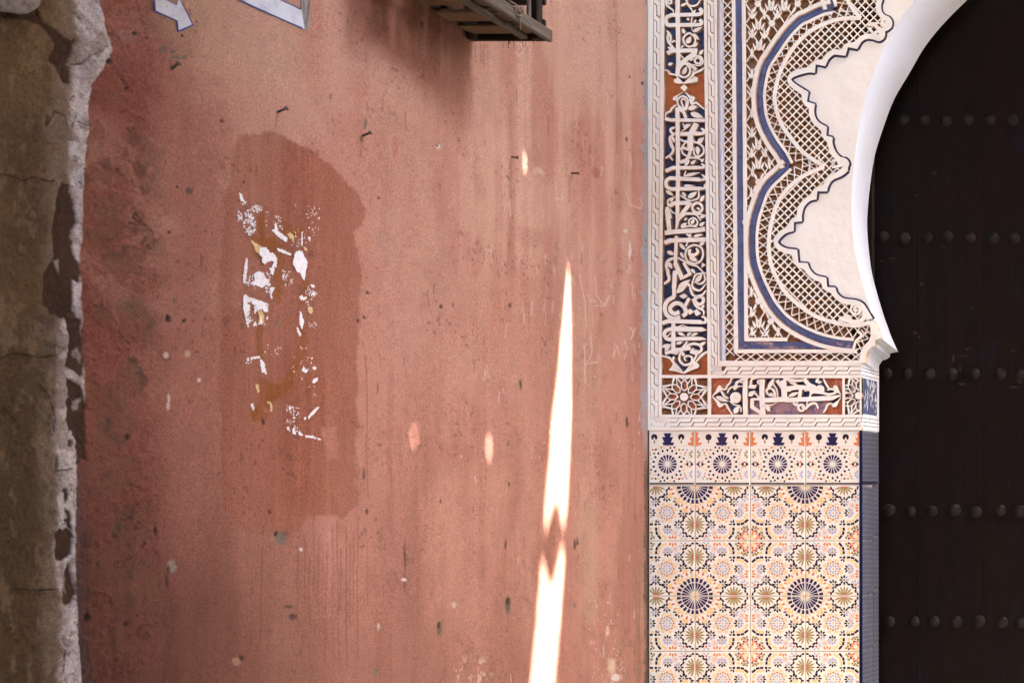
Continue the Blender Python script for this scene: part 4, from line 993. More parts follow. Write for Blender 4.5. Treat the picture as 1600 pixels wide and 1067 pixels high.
# plain spandrel between the border and the arch
front = [(1500, -74), (1464, -43), (1428, 0), (1406, 30), (1384, 68), (1367, 108), (1353.6, 145), (1343.5, 185.6), (1337, 229), (1333, 265), (1330.2, 300), (1330, 336), (1333, 381.5), (1339, 412), (1349, 450), (1359.5, 483), (1364.6, 499), (1372, 514), (1376.5, 528)]
back = [(1560, -47), (1536, -20), (1512, 0), (1475, 37), (1445, 74), (1421, 115), (1397.5, 155), (1380.6, 199), (1367, 243), (1360, 287), (1356.5, 320), (1355, 350), (1357, 384), (1362, 424), (1370.5, 458), (1380.6, 492), (1387, 510), (1394, 529), (1403, 549)]
frontS = catmull(front, 4.0)
def resamp(pts, n):
    L_ = [0]
    for a, b_ in zip(pts, pts[1:]): L_.append(L_[-1] + math.hypot(b_[0] - a[0], b_[1] - a[1]))
    xs = np.interp(np.linspace(0, L_[-1], n), L_, [p[0] for p in pts]); ys_ = np.interp(np.linspace(0, L_[-1], n), L_, [p[1] for p in pts])
    return list(zip(xs, ys_))
mb = MB(); sp_poly = [p for p in scl if p[1] > -70] + [p for p in frontS[::-1] if p[1] > -74 and p[1] < 501]
sp_poly = [(scl[0][0], -72)] + sp_poly
mb.add([PY0(*p, .0062) for p in sp_poly], [list(range(len(sp_poly)))[::-1]]); dput(mb, 'spandrel', M_white)
# the arch's rounded reveal
par = np.linspace(0, 1, len(front)); n_i = 70
def interp_pts(pts, n):
    q = []
    for k in range(n):
        t = k / (n - 1) * (len(pts) - 1); i = min(len(pts) - 2, int(t)); f = t - i
        p0 = Vector(pts[max(0, i - 1)]); p1 = Vector(pts[i]); p2 = Vector(pts[i + 1]); p3 = Vector(pts[min(len(pts) - 1, i + 2)])
        q.append(.5 * ((2 * p1) + (p2 - p0) * f + (2 * p0 - 5 * p1 + 4 * p2 - p3) * f * f + (3 * p1 - p0 - 3 * p2 + p3) * f ** 3))
    return q
fI, bI = interp_pts(front, n_i), interp_pts(back, n_i); V_ = []; NR = 7
for f_, b_ in zip(fI, bI):
    A3 = Vector(PY0(f_.x, f_.y, .0062)); B3 = Vector(P(b_.x, b_.y, JD))
    for k in range(NR):
        t = k / (NR - 1); p = A3.lerp(B3, t); bul = .030 * math.sin(math.pi * t) * max(0, (B3 - A3).length - .2) / .12
        d_ = Vector((B3.z - A3.z, 0, -(B3.x - A3.x))); 
        p.y -= bul * 1.0 * .5; V_.append(p)
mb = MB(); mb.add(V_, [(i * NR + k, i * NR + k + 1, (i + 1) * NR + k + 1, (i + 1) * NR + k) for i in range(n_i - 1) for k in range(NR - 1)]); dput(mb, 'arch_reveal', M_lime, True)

# ---- carved flower field left of the lobed band
fl_poly = [(1165.5, TOP)] + [(lerp_x(1165, 1169, y), y) for y in (0, 250, 527)] + [(1262, 527.5)] + [p for q in [offset(q, 12.5) for q in blueS][::-1] for p in q[::-1] if p[1] < 527]
def leaf_in(mb, a, b_, bu):
    if inside(b_, fl_poly) and inside(a, fl_poly): leaf(mb, a, b_, bu)
mb = MB()
CX0, CY0, PXX, PYY = 1185.0, 6.0, 20.4, 31.0
for sg in (1, -1):
    for k in range(-60, 60):
        p = (CX0 + k * PXX - sg * 400 * (PXX / PYY), CY0 - 400); q = (CX0 + k * PXX + sg * 800 * (PXX / PYY), CY0 + 800)
        for a, b_ in clip_segments(p, q, fl_poly): stroke(mb, [a, b_], 1.9, .0012, .0180, .35, caps=False)
for j in range(-6, 38):
    for i in range(-3, 9):
        cx, cy = CX0 + i * PXX + (PXX / 2 if j % 2 else 0), CY0 + j * PYY * .5
        cx += rnd.uniform(-1, 1); cy += rnd.uniform(-1, 1)
        if not inside((cx, cy), fl_poly): continue
        kind = (i + j) % 3
        if j % 2 == 0:
            if kind == 0:
                ring(mb, cx, cy, 2.6, 4.6, -.0006, yb=.018)
                for s_ in (-1, 1): leaf_in(mb, (cx + s_ * 3, cy + 4), (cx + s_ * 8.5, cy + 16), 2.1); leaf_in(mb, (cx + s_ * 3, cy - 4), (cx + s_ * 7, cy - 14), 1.9)
            else:
                for s_ in (-1, 1): leaf_in(mb, (cx + s_ * 1.0, cy + 12), (cx + s_ * 4.5, cy - 9), 2.0); leaf_in(mb, (cx + s_ * 4, cy + 11), (cx + s_ * 10, cy - 1), 1.9)
        else:
            leaf_in(mb, (cx, cy + 9), (cx, cy - 9), 2.3)
            if kind == 1:
                slab(mb, [(cx - 3, cy), (cx, cy - 3.4), (cx + 3, cy), (cx, cy + 3.4)], -.001, .018)
            else:
                for s_ in (-1, 1): leaf_in(mb, (cx, cy + 8), (cx + s_ * 7.5, cy - 4), 1.7)

dput(mb, 'flower_field', MS)

# ---- corbel under the arch, jamb
prof = [(1376.5, 528), (1367.5, 531.6), (1367.5, 540), (1361, 542.5), (1356, 548), (1353, 556), (1352, 566.5), (1346, 568)]
mb = MB(); n = len(prof)
frontV = [PY0(*p, .0) for p in prof]; dd = {0: 0, 1: 0}
backV = [P(1404, 549.5, JD), P(1391, 552, JD), P(1390.5, 557.5, JD), P(1385, 561.5, JD), P(1379, 563, JD), P(1374, 570, JD), P(1372.2, 580.5, JD), P(1369, 582, JD)]
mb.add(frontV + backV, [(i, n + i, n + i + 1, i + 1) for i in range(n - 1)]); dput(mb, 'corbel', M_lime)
mb = MB(); fp = [(1335, 566), (1335, 552), (1341, 540), (1350, 529), (1358, 516), (1366, 508), (1364.6, 499), (1372, 514)] + prof[:7] + [(1351, 567.5)]
slab(mb, [(1334.6, 568.5), (1334.6, 562.8), (1343, 562.8), (1344.5, 552), (1349, 541), (1357.5, 533), (1361, 524), (1360, 512), (1357, 506), (1364.6, 499.5), (1372, 514), (1376.4, 528), (1367.5, 531.6), (1367.5, 540), (1361, 542.5), (1356, 548), (1353, 556), (1352, 566.5)], -.0012, .03, .0); dput(mb, 'corbel_face', MS)
M_jst = mat('jamb_stucco', (.62, .62, .62), .75, .25, [(30, 5, (.46, .46, .48), .45, .7, I1), (120, 3, (.3, .27, .25), .62, .75, I1)], [(120, 4, .4, .002)])
def jquad(mb, y0, y1, t0, t1, dx=0.0, mi=0):
    """a patch of the jamb's face: y0..y1 in photograph pixels at the front edge, t0..t1 of its depth"""
    x = xj + dx; z0 = P(1346, y0)[2]; z1 = P(1346, y1)[2]
    mb.add([(x, JD * t0, z0), (x, JD * t1, z0), (x, JD * t1, z1), (x, JD * t0, z1)], [(0, 1, 2, 3)], mi)
mb = MB(); mb.box((xj - .06, .0196, P(0, 671.5)[2]), (xj - .001, JD, P(0, 566)[2])); mb.box((xj - .006, .0012, P(0, 671.5)[2]), (xj, JD, P(0, 566.2)[2]), 0, .0015); dput(mb, 'jamb', M_jst)
mb = MB()
for y in (574, 578.5, 585, 652, 658, 664): mb.box((xj - .001, .004, P(0, y + .9)[2]), (xj + .0012, JD - .004, P(0, y)[2])); 
dput(mb, 'jamb_line', M_ink)
mb = MB(); mb.box((xj - .001, .020, P(0, 646)[2]), (xj + .0008, JD - .03, P(0, 590)[2])); dput(mb, 'jamb_panel', M_navy)
mb = MB()
for k in range(46):
    t = rnd.uniform(.12, .82); y = rnd.uniform(592, 640); x = xj + .0022; a = rnd.uniform(-.5, .5); l = rnd.uniform(.006, .02)
    c_ = Vector((x, JD * t, P(0, y)[2])); d_ = Vector((0, math.sin(a), math.cos(a))) * l; e_ = Vector((0, math.cos(a), -math.sin(a))) * .0022
    mb.add([c_ - d_ - e_, c_ - d_ * .2 + e_ * 2.4, c_ + d_ + e_, c_ + d_ - e_ * .6], [(0, 1, 2, 3)])
dput(mb, 'jamb_tracery', M_jst)
# ------------------------------------------------------------------ lettered panels, rosettes
def ground(pts, y, m_, name):
    mb = MB(); q = [PY0(*p, y) for p in pts]
    ar = sum(pts[i - 1][0] * pts[i][1] - pts[i][0] * pts[i - 1][1] for i in range(len(pts)))
    mb.add(q, [list(range(len(q)))] if ar < 0 else [list(range(len(q)))[::-1]]); dput(mb, name, m_)
ground([(1037, TOP), (1102, TOP), (1107, 588), (1032, 588)], .0185, M_orange, 'orange_ground')
ground([(1037.5, TOP), (1037.5, 109), (1044, 111), (1047, 116), (1057, 118), (1059, 125), (1068.5, 131), (1078, 125), (1083, 116), (1090, 111), (1101, 105), (1101, TOP)], .0172, M_navy, 'navy_ground')
ground([(1069, 144.5), (1061, 151), (1056, 160), (1056, 166), (1049, 171), (1046, 175), (1040, 178), (1037, 184), (1036, 360), (1032.5, 540), (1032.5, 555), (1045, 562), (1050, 568), (1056, 578), (1067, 584), (1078, 577), (1084, 564), (1092, 556), (1100, 551), (1107, 548), (1103, 184), (1100, 172), (1093, 166), (1089, 161), (1082, 163), (1077, 157)], .0172, M_navy, 'navy_ground')
ground([(1110, 589), (1317, 589), (1317, 649), (1110, 649)], .0185, M_redor, 'orange_ground')
ground([(1113, 619), (1124, 610), (1134, 607), (1140, 596), (1146, 589.5), (1284, 589.5), (1291, 600), (1298, 607), (1310, 612), (1315, 618), (1306, 627), (1292, 633), (1286, 645), (1285, 648.5), (1146, 648.5), (1138, 638), (1130, 631)], .0172, M_navy, 'navy_ground')
ground([(1169, 622), (1300, 621), (1290, 633), (1285, 648), (1170, 648)], .0165, M_mauve, 'faded_ground')
mb = MB()
def T(k):
    if k == 'h': return (1100, 570, 10.67)
    if k == 'r': return (1230, 570, 10.0)
    return (1010, 110 * k, 8.892)
def tp(k, pts):
    ox, oy, s_ = T(k); return [(ox + x / s_, oy + y / s_) for x, y in pts]
def Sx(k, w_, *pts): stroke(mb, tp(k, pts), w_ / T(k)[2], rnd.uniform(-.0012, .0004), .0185, .28)
def Cx(k, w_, *pts, tip=True):
    q = catmull(tp(k, pts), 1.3); n = len(q); ww = w_ / T(k)[2]
    if w_ < 45 and tip: ws = [ww * (.55 + .45 * math.sin(math.pi * min(1, .18 + .82 * i / max(1, n - 1)))) for i in range(n)]
    else: ws = [ww] * n
    stroke(mb, q, ws, rnd.uniform(-.0008, .0018), .0185, .25)
def Ox(k, w_, *pts): stroke(mb, catmull(tp(k, pts), 1.3, True), w_ / T(k)[2], rnd.uniform(-.0004, .0016), .0185, .25, True)
def Lx(k, a, b_, bu): 
    (a, b_) = tp(k, (a, b_)); leaf(mb, a, b_, bu / T(k)[2], rnd.uniform(-.0004, .0016), .0185, .25)
def Gx(k, *pts): slab(mb, tp(k, pts), rnd.uniform(-.0008, .0008), .0185, .28)
def Rx(k, cx, cy, r, w_): 
    (c_,) = tp(k, ((cx, cy),)); ring(mb, c_[0], c_[1], r / T(k)[2], w_ / T(k)[2], rnd.uniform(-.0004, .0012))
# upper cartouche
Sx(0, 60, (433,-600), (432,200), (440,500), (445,900), (430,1060))
Cx(0, 32, (400,-60), (290,-40), (275,60), (320,110), (370,150), (370,190)); Rx(0, 322, 30, 26, 24)
Cx(0, 26, (560,-60), (560,40), (620,85), (700,70), (745,0), (750,-60)); Lx(0, (470,85), (565,45), 20); Cx(0, 22, (560,60), (620,130), (640,190))
Sx(0, 52, (330,215), (640,208)); Cx(0, 50, (635,208), (740,200), (768,160), (735,120)); Cx(0, 52, (350,215), (285,240), (268,290), (290,345), (350,358)); Sx(0, 52, (340,355), (670,350)); Cx(0, 46, (660,352), (745,342), (768,310), (735,275))
Lx(0, (640,190), (690,130), 16); Lx(0, (660,330), (690,270), 14); Cx(0, 20, (640,190), (620,330), (635,430)); Lx(0, (560,250), (600,290), 22)
Lx(0, (640,445), (778,378), 26); Lx(0, (500,400), (530,480), 24); Ox(0, 26, (590,465), (660,510), (680,570), (650,635), (580,650), (525,600), (515,530)); Lx(0, (560,610), (620,510), 34); Lx(0, (650,470), (730,560), 22); Lx(0, (650,660), (720,590), 20)
Cx(0, 32, (280,430), (330,500), (330,580), (300,600)); Cx(0, 34, (300,470), (290,540), (320,610), (400,690)); Lx(0, (290,660), (400,695), 20); Cx(0, 26, (345,600), (380,572), (415,585)); Lx(0, (480,670), (520,630), 14)
Sx(0, 55, (290,745), (360,708), (710,705)); Sx(0, 58, (690,725), (460,905)); Sx(0, 16, (470,770), (540,835)); Lx(0, (735,765), (795,690), 24); Rx(0, 712, 845, 42, 28); Cx(0, 26, (560,830), (640,800), (690,780), (760,800), (785,870), (730,915), (640,900)); Lx(0, (600,840), (660,820), 16)
Ox(0, 28, (430,1030), (480,930), (545,890), (605,960), (590,1045), (520,1075)); Lx(0, (500,1040), (565,920), 30); Cx(0, 46, (550,880), (630,920), (690,970))
Cx(0, 26, (258,975), (300,990), (330,1030), (400,1042), (425,1060)); Cx(0, 30, (800,945), (740,985), (680,1010), (650,1035), (648,1075))
Lx(0, (300,905), (370,880), 22)
# middle ornament on the orange field
Cx(1, 26, (412,30), (440,120), (520,188)); Cx(1, 28, (520,188), (600,120), (645,60), (652,0)); Gx(1, (380,130), (420,115), (470,150), (520,188), (440,190), (385,170)); Gx(1, (528,190), (600,140), (680,88), (715,110), (702,158), (620,176))
Gx(1, (525,200), (550,225), (568,245), (550,270), (525,292), (495,268), (470,245), (495,222)); Gx(1, (525,292), (440,360), (412,425), (360,412), (375,370), (450,335)); Gx(1, (525,292), (600,350), (665,370), (668,408), (625,470), (590,385))
Cx(1, 28, (600,410), (630,470), (690,452), (740,490), (805,545)); Cx(1, 28, (412,480), (350,530), (330,570), (280,592), (258,645)); Cx(1, 24, (620,360), (640,420), (630,470)); 
Ox(1, 26, (440,480), (432,410), (500,360), (565,395), (575,460), (545,545), (480,520)); Ox(1, 22, (485,440), (510,395), (548,430), (552,485), (530,530))
Lx(1, (575,540), (710,500), 34); Lx(1, (610,595), (790,660), 40); Sx(1, 58, (430,520), (436,1100)); Sx(1, 42, (430,525), (520,585), (548,670)); Sx(1, 46, (258,672), (340,692), (810,697)); Lx(1, (510,800), (600,740), 20); Cx(1, 20, (500,730), (540,805), (625,740)); Lx(1, (470,860), (620,760), 10)
Sx(1, 78, (695,740), (612,900), (606,1120)); Sx(1, 52, (470,887), (760,882)); Cx(1, 42, (740,885), (792,870), (792,830), (755,810)); Cx(1, 34, (395,795), (340,820), (350,870), (405,885)); Cx(1, 36, (395,890), (330,930), (330,1000), (345,1080)); Lx(1, (355,920), (395,1015), 22)
Cx(1, 26, (470,960), (520,985), (600,975)); Cx(1, 26, (640,985), (740,1010), (800,930)); Lx(1, (710,1000), (790,930), 26); Cx(1, 26, (480,1090), (540,1010), (590,1000))
Cx(2, 38, (330,-20), (350,60), (372,120), (350,180), (300,220), (262,242)); Sx(2, 22, (320,215), (368,278)); Sx(2, 52, (437,-20), (436,700), (430,1067)); Cx(2, 46, (605,-20), (605,130), (590,200), (555,265), (468,302)); Cx(2, 36, (470,130), (510,100), (580,130), (605,155)); Cx(2, 24, (485,110), (505,180), (575,222))
Cx(2, 30, (640,20), (720,35), (790,100), (785,180), (720,222), (660,185), (665,90)); Lx(2, (705,75), (715,205), 30); Cx(2, 26, (560,240), (700,240), (790,290)); Lx(2, (760,300), (800,240), 16); Lx(2, (530,345), (600,268), 26); Lx(2, (615,330), (690,265), 22)
Sx(2, 50, (265,425), (370,378), (745,375)); Cx(2, 34, (735,380), (792,370), (797,340), (760,325)); Lx(2, (520,490), (740,440), 24); Cx(2, 20, (545,420), (525,470), (530,510)); Sx(2, 52, (320,520), (745,540)); Cx(2, 36, (735,545), (802,535), (802,500), (765,470)); Cx(2, 48, (335,515), (275,560), (280,640), (345,670)); Sx(2, 50, (330,672), (760,665)); Cx(2, 36, (745,670), (806,655), (806,600)); Lx(2, (515,625), (665,625), 18)
Lx(2, (265,690), (375,765), 26); Cx(2, 26, (640,830), (720,790), (722,690)); Cx(2, 26, (470,760), (560,815), (645,835)); Lx(2, (575,795), (705,705), 34); Lx(2, (500,715), (550,785), 20); Cx(2, 32, (300,910), (298,830), (350,800), (405,775)); Sx(2, 56, (320,908), (385,870), (600,862)); Sx(2, 54, (620,860), (520,980), (455,1075)); Lx(2, (330,850), (380,800), 18)
Ox(2, 36, (700,862), (765,900), (768,965), (710,1000), (648,970), (638,905)); Lx(2, (742,850), (805,755), 26); Cx(2, 30, (480,1005), (700,1015), (825,1045)); Sx(2, 52, (285,920), (300,980), (328,1080)); Cx(2, 22, (322,945), (370,1000), (435,1005)); Lx(2, (695,930), (745,960), 16)
Sx(3, 60, (285,-20), (322,290)); Sx(3, 62, (252,302), (400,285), (700,268), (815,248)); Sx(3, 26, (430,-10), (412,250)); Cx(3, 32, (540,40), (450,120), (420,240)); Lx(3, (475,225), (565,160), 30); Lx(3, (520,130), (570,90), 18); Ox(3, 24, (650,92), (700,130), (705,180), (660,205), (600,190), (590,130)); Lx(3, (625,180), (665,105), 24)
Cx(3, 28, (545,40), (680,45), (755,130)); Lx(3, (735,205), (810,150), 24); Lx(3, (740,90), (820,60), 22); Cx(3, 24, (490,232), (600,208), (705,222)); Sx(3, 60, (252,442), (330,408), (825,395)); Sx(3, 20, (620,310), (550,490)); Lx(3, (545,315), (640,360), 18); Lx(3, (655,350), (790,325), 22)
Sx(3, 46, (415,345), (400,740)); Sx(3, 62, (398,720), (500,945)); Sx(3, 42, (495,930), (605,872), (515,715)); Ox(3, 28, (665,470), (760,510), (785,600), (750,690), (670,725), (570,690), (538,600), (575,510)); Cx(3, 44, (605,530), (600,600), (660,610), (715,570), (690,515)); Lx(3, (595,630), (710,700), 36); Lx(3, (455,450), (545,545), 26); Lx(3, (735,475), (810,430), 24)
Cx(3, 28, (430,645), (600,735), (700,765), (795,860)); Cx(3, 26, (650,960), (690,880), (828,858)); Cx(3, 26, (800,870), (810,960), (740,1010), (660,980)); Lx(3, (680,985), (775,875), 34); Lx(3, (285,560), (392,605), 30); Lx(3, (470,570), (520,660), 22); Cx(3, 44, (385,650), (300,690), (275,770), (310,840)); Cx(3, 44, (275,780), (300,880), (310,950), (240,1008)); Lx(3, (300,710), (355,800), 30)
Sx(3, 58, (440,840), (395,855), (382,1080)); Lx(3, (440,1065), (610,950), 36); Gx(3, (770,715), (822,745), (768,785)); Lx(3, (620,800), (680,870), 22); Lx(3, (560,780), (620,860), 16)
Sx(4, 50, (387,-30), (382,215)); Cx(4, 56, (385,210), (290,270), (252,370), (290,470), (385,512), (470,492)); Cx(4, 54, (500,480), (545,440), (530,370), (470,310), (400,300), (335,350), (335,410), (390,445), (455,420)); Sx(4, 42, (535,345), (592,228)); Gx(4, (450,200), (520,165), (568,205), (510,240)); Gx(4, (560,405), (610,378), (655,420), (600,465)); Gx(4, (655,412), (700,382), (760,445), (690,480))
Lx(4, (415,155), (570,35), 36); Lx(4, (560,20), (620,80), 20); Cx(4, 34, (605,80), (640,180), (705,205)); Ox(4, 44, (735,205), (785,235), (780,290), (735,315), (680,290), (675,235)); Cx(4, 36, (640,240), (690,340), (790,405), (792,470)); Cx(4, 30, (640,-20), (640,80), (740,120), (825,30)); Lx(4, (760,380), (800,320), 16); Cx(4, 28, (700,200), (780,180), (825,120))
Sx(4, 56, (222,578), (300,548), (765,562)); Cx(4, 38, (745,570), (820,560), (812,500), (765,485)); Cx(4, 16, (430,632), (500,605), (565,628)); Sx(4, 66, (400,658), (700,662)); Gx(4, (690,690), (690,630), (770,632), (835,675), (770,692)); Cx(4, 52, (375,650), (275,680), (248,740), (290,805)); Sx(4, 56, (375,555), (372,1000)); Lx(4, (430,705), (545,755), 22); Lx(4, (560,750), (625,700), 20); Lx(4, (615,750), (715,712), 20); Sx(4, 16, (285,770), (340,710))
Sx(4, 52, (290,802), (600,790), (760,792)); Gx(4, (740,770), (790,775), (835,808), (740,815)); Lx(4, (205,910), (345,870), 26); Lx(4, (250,960), (340,880), 24); Cx(4, 38, (520,915), (640,862), (740,885), (762,950), (690,1005), (620,970), (655,925)); Lx(4, (735,890), (825,832), 24); Sx(4, 26, (570,830), (495,930)); Lx(4, (410,862), (510,838), 22); Sx(4, 46, (258,995), (420,945), (610,925)); Sx(4, 40, (470,940), (520,1030)); Lx(4, (380,1010), (470,950), 26)
Cx(4, 28, (200,1030), (260,1040), (330,1067), (365,1130)); Cx(4, 34, (852,970), (780,1010), (725,1065), (690,1110)); Gx(5, (375,135), (352,200), (308,252), (400,266), (508,302), (440,240), (392,180)); Gx(5, (652,115), (645,185), (520,302), (620,252), (712,222), (735,178), (695,140)); Cx(5, 34, (470,10), (458,110), (530,178), (622,150), (632,80), (580,52), (525,80), (550,125)); Lx(5, (600,10), (740,-20), 26); Cx(5, 30, (380,60), (370,130), (430,200), (510,290)); Cx(5, 30, (700,40), (640,150), (580,230), (515,295))
# horizontal panel
Gx('h', (138,522), (195,440), (230,365), (260,335), (300,370), (305,410), (280,425), (215,475)); Gx('h', (138,522), (200,600), (222,680), (262,708), (310,690), (318,655), (270,630), (215,575)); Cx('h', 28, (290,405), (360,405), (385,345), (430,300), (450,240), (485,212)); Cx('h', 28, (300,655), (365,650), (395,715), (440,780), (485,840)); Cx('h', 24, (138,522), (215,440), (300,400)); Cx('h', 24, (138,526), (220,620), (310,665))
Lx('h', (195,530), (405,610), 40); Cx('h', 34, (280,430), (340,520), (410,560)); Cx('h', 28, (385,470), (440,380), (560,360), (665,350)); Rx('h', 525, 545, 62, 60); Rx('h', 525, 545, 26, 40); Lx('h', (495,420), (555,290), 34); Lx('h', (515,310), (610,255), 24); Sx('h', 78, (690,215), (684,500), (692,835)); Cx('h', 44, (700,245), (640,238), (602,270), (640,300)); Lx('h', (500,810), (580,680), 44); Cx('h', 32, (560,680), (612,720), (612,790)); Cx('h', 24, (430,600), (500,660), (600,680))
Cx('h', 34, (880,215), (800,235), (775,330), (830,385), (868,330)); Lx('h', (740,520), (850,430), 40); Sx('h', 30, (840,460), (925,555)); Lx('h', (730,370), (860,350), 36); Sx('h', 84, (968,240), (965,560), (985,838)); Rx('h', 920, 285, 26, 34); Sx('h', 62, (805,560), (800,700), (985,825)); Sx('h', 40, (795,572), (965,570)); Sx('h', 82, (985,592), (1420,568)); Cx('h', 38, (1195,540), (1160,430), (1090,388), (1040,430), (1080,500), (1175,525)); Lx('h', (1065,400), (1150,230), 34); Cx('h', 26, (1165,225), (1150,320), (1205,400), (1232,545)); Sx('h', 92, (1325,255), (1342,565)); Sx('h', 62, (1215,255), (1345,430)); Sx('h', 74, (1300,418), (1450,405)); Lx('h', (1015,650), (1100,780), 36); Cx('h', 18, (1020,662), (1120,668), (1205,630)); Lx('h', (1060,770), (1100,680), 20); Lx('h', (1085,480), (1170,500), 24)
Cx('r', 70, (-30,372), (200,350), (370,375), (402,445), tip=False); Cx('r', 44, (-60,218), (120,245), (250,235), (295,205)); Lx('r', (10,245), (175,325), 28); Cx('r', 62, (265,225), (340,310), (420,350), (475,425), tip=False); Lx('r', (450,280), (490,195), 26); Lx('r', (480,290), (540,250), 18); Rx('r', 512, 385, 46, 46); Rx('r', 512, 385, 14, 24); Sx('r', 54, (215,360), (190,510)); Cx('r', 44, (268,400), (330,380), (375,430), (350,495)); Lx('r', (20,490), (185,425), 30)
Cx('r', 40, (380,430), (460,430), (560,440), (640,460), (740,440), (752,405), (690,375), (625,390)); Sx('r', 70, (-30,552), (400,530), (690,518)); Gx('r', (670,485), (800,470), (850,480), (760,520), (690,555)); Cx('r', 28, (560,205), (600,290), (655,372), (720,385)); Gx('r', (848,472), (770,430), (715,350), (735,318), (780,328), (808,400)); Gx('r', (848,488), (800,545), (690,625), (715,662), (768,652), (805,570)); Cx('r', 28, (700,600), (630,620), (600,690), (560,748)); Rx('r', 220, 668, 48, 36); Rx('r', 245, 655, 14, 22); Cx('r', 38, (285,690), (350,620), (440,600), (485,680)); Lx('r', (85,585), (170,650), 24); Sx('r', 24, (155,580), (165,640)); Sx('r', 20, (320,570), (300,640))
Gx(1, (400,540), (455,520), (465,700), (402,700))
dput(mb, 'carved_lettering', MS)
# rosettes
def rosette(cx, cy, poly, sc=1.0, cell=None):
    mb = MB()
    def pol(r, a): return (cx + sc * r * math.cos(a), cy + sc * r * math.sin(a))
    def line(a, b_, w_=1.75):
        for s_, e_ in clip_segments(a, b_, poly): stroke(mb, [s_, e_], w_, rnd.uniform(-.0002, .0008), .0185, .35)
    for k in range(8):
        a = k * math.pi / 4 + .02
        pet = [(8.6, 0), (13.5, .33), (21, .20), (24.8, 0), (21, -.20), (13.5, -.33)]
        pt = [pol(r, a + d_) for r, d_ in pet]
        for i in range(6): line(pt[i], pt[(i + 1) % 6])
        h = a + math.pi / 8
        line(pol(24.8, a), pol(33.5, h)); line(pol(33.5, h), pol(24.8, a + math.pi / 4)); line(pol(24.8, a), pol(40, a - .42)); line(pol(24.8, a), pol(40, a + .42)); line(pol(19, a + .22), pol(31, h)); line(pol(31, h), pol(19, a + math.pi / 4 - .22))
    if inside((cx - 2, cy), poly): slab(mb, [pol(5.9, k * math.pi / 8) for k in range(16)], -.0004, .0185, .3)
    return mb
sq = [(1034, 591), (1105.6, 591), (1105.6, 647.6), (1033, 647.6)]
dput(rosette(1068.8, 620, [(1034, 590), (1105.8, 590), (1105.8, 648), (1033, 648)], 1.08), 'rosette', MS)
dput(rosette(1341.5, 618, [(1320, 590), (1343.8, 590), (1343.8, 648), (1320, 648)], .95), 'rosette', MS)
mb = MB()
for k in range(8):
    a = k * math.pi / 4 + .02
    pt = [(1068.8 + 1.08 * r * math.cos(a + d_), 620 + 1.08 * r * math.sin(a + d_)) for r, d_ in [(9, 0), (13.5, .3), (21, .18), (24.5, 0), (21, -.18), (13.5, -.3)]]
    mb.add([PY0(*p, .0160) for p in pt], [list(range(6))[::-1]])
dput(mb, 'rosette_ground', M_redor)
mb = MB()
for k in range(8):
    a = k * math.pi / 4 + .02 + math.pi / 8
    pt = [(1068.8 + 1.08 * r * math.cos(a + d_), 620 + 1.08 * r * math.sin(a + d_)) for r, d_ in [(17, 0), (22, .3), (27, .22), (32.5, 0), (27, -.22), (22, -.3)]]
    mb.add([PY0(*p, .0165) for p in pt], [list(range(6))[::-1]])
dput(mb, 'rosette_ground', M_navy)
# ------------------------------------------------------------------ glazed tiles
TS = 86.2 / K                      # one tile, 20 cm
def glaze(name, c_, nz=None): 
    return mat(name, c_, .28, .22, nz, [(9, 3, .10, .004), (240, 2, .06, .0008)])
T_cream = glaze('tile_cream', (.79, .815, .72), [(6, 4, (.77, .76, .64), .45, .7, I1), (26, 4, (.66, .62, .50), .62, .80, I1), (90, 3, (.55, .45, .34), .72, .82, I1)])
T_black = glaze('tile_black', (.012, .012, .022)); T_navy = glaze('tile_navy', (.018, .018, .075)); T_olive = glaze('tile_olive', (.33, .275, .11))
T_yel = glaze('tile_yellow', (.82, .62, .28)); T_or = glaze('tile_orange', (.68, .24, .09)); T_bl = glaze('tile_blue', (.36, .44, .62)); T_pk = glaze('tile_pink', (.70, .45, .36)); T_red = glaze('tile_red', (.50, .13, .06))
TM = [T_cream, T_black, T_navy, T_olive, T_yel, T_or, T_bl, T_pk, T_red]
CRE, BLK, NAV, OLI, YEL, ORA, BLU, PNK, RED = range(9)
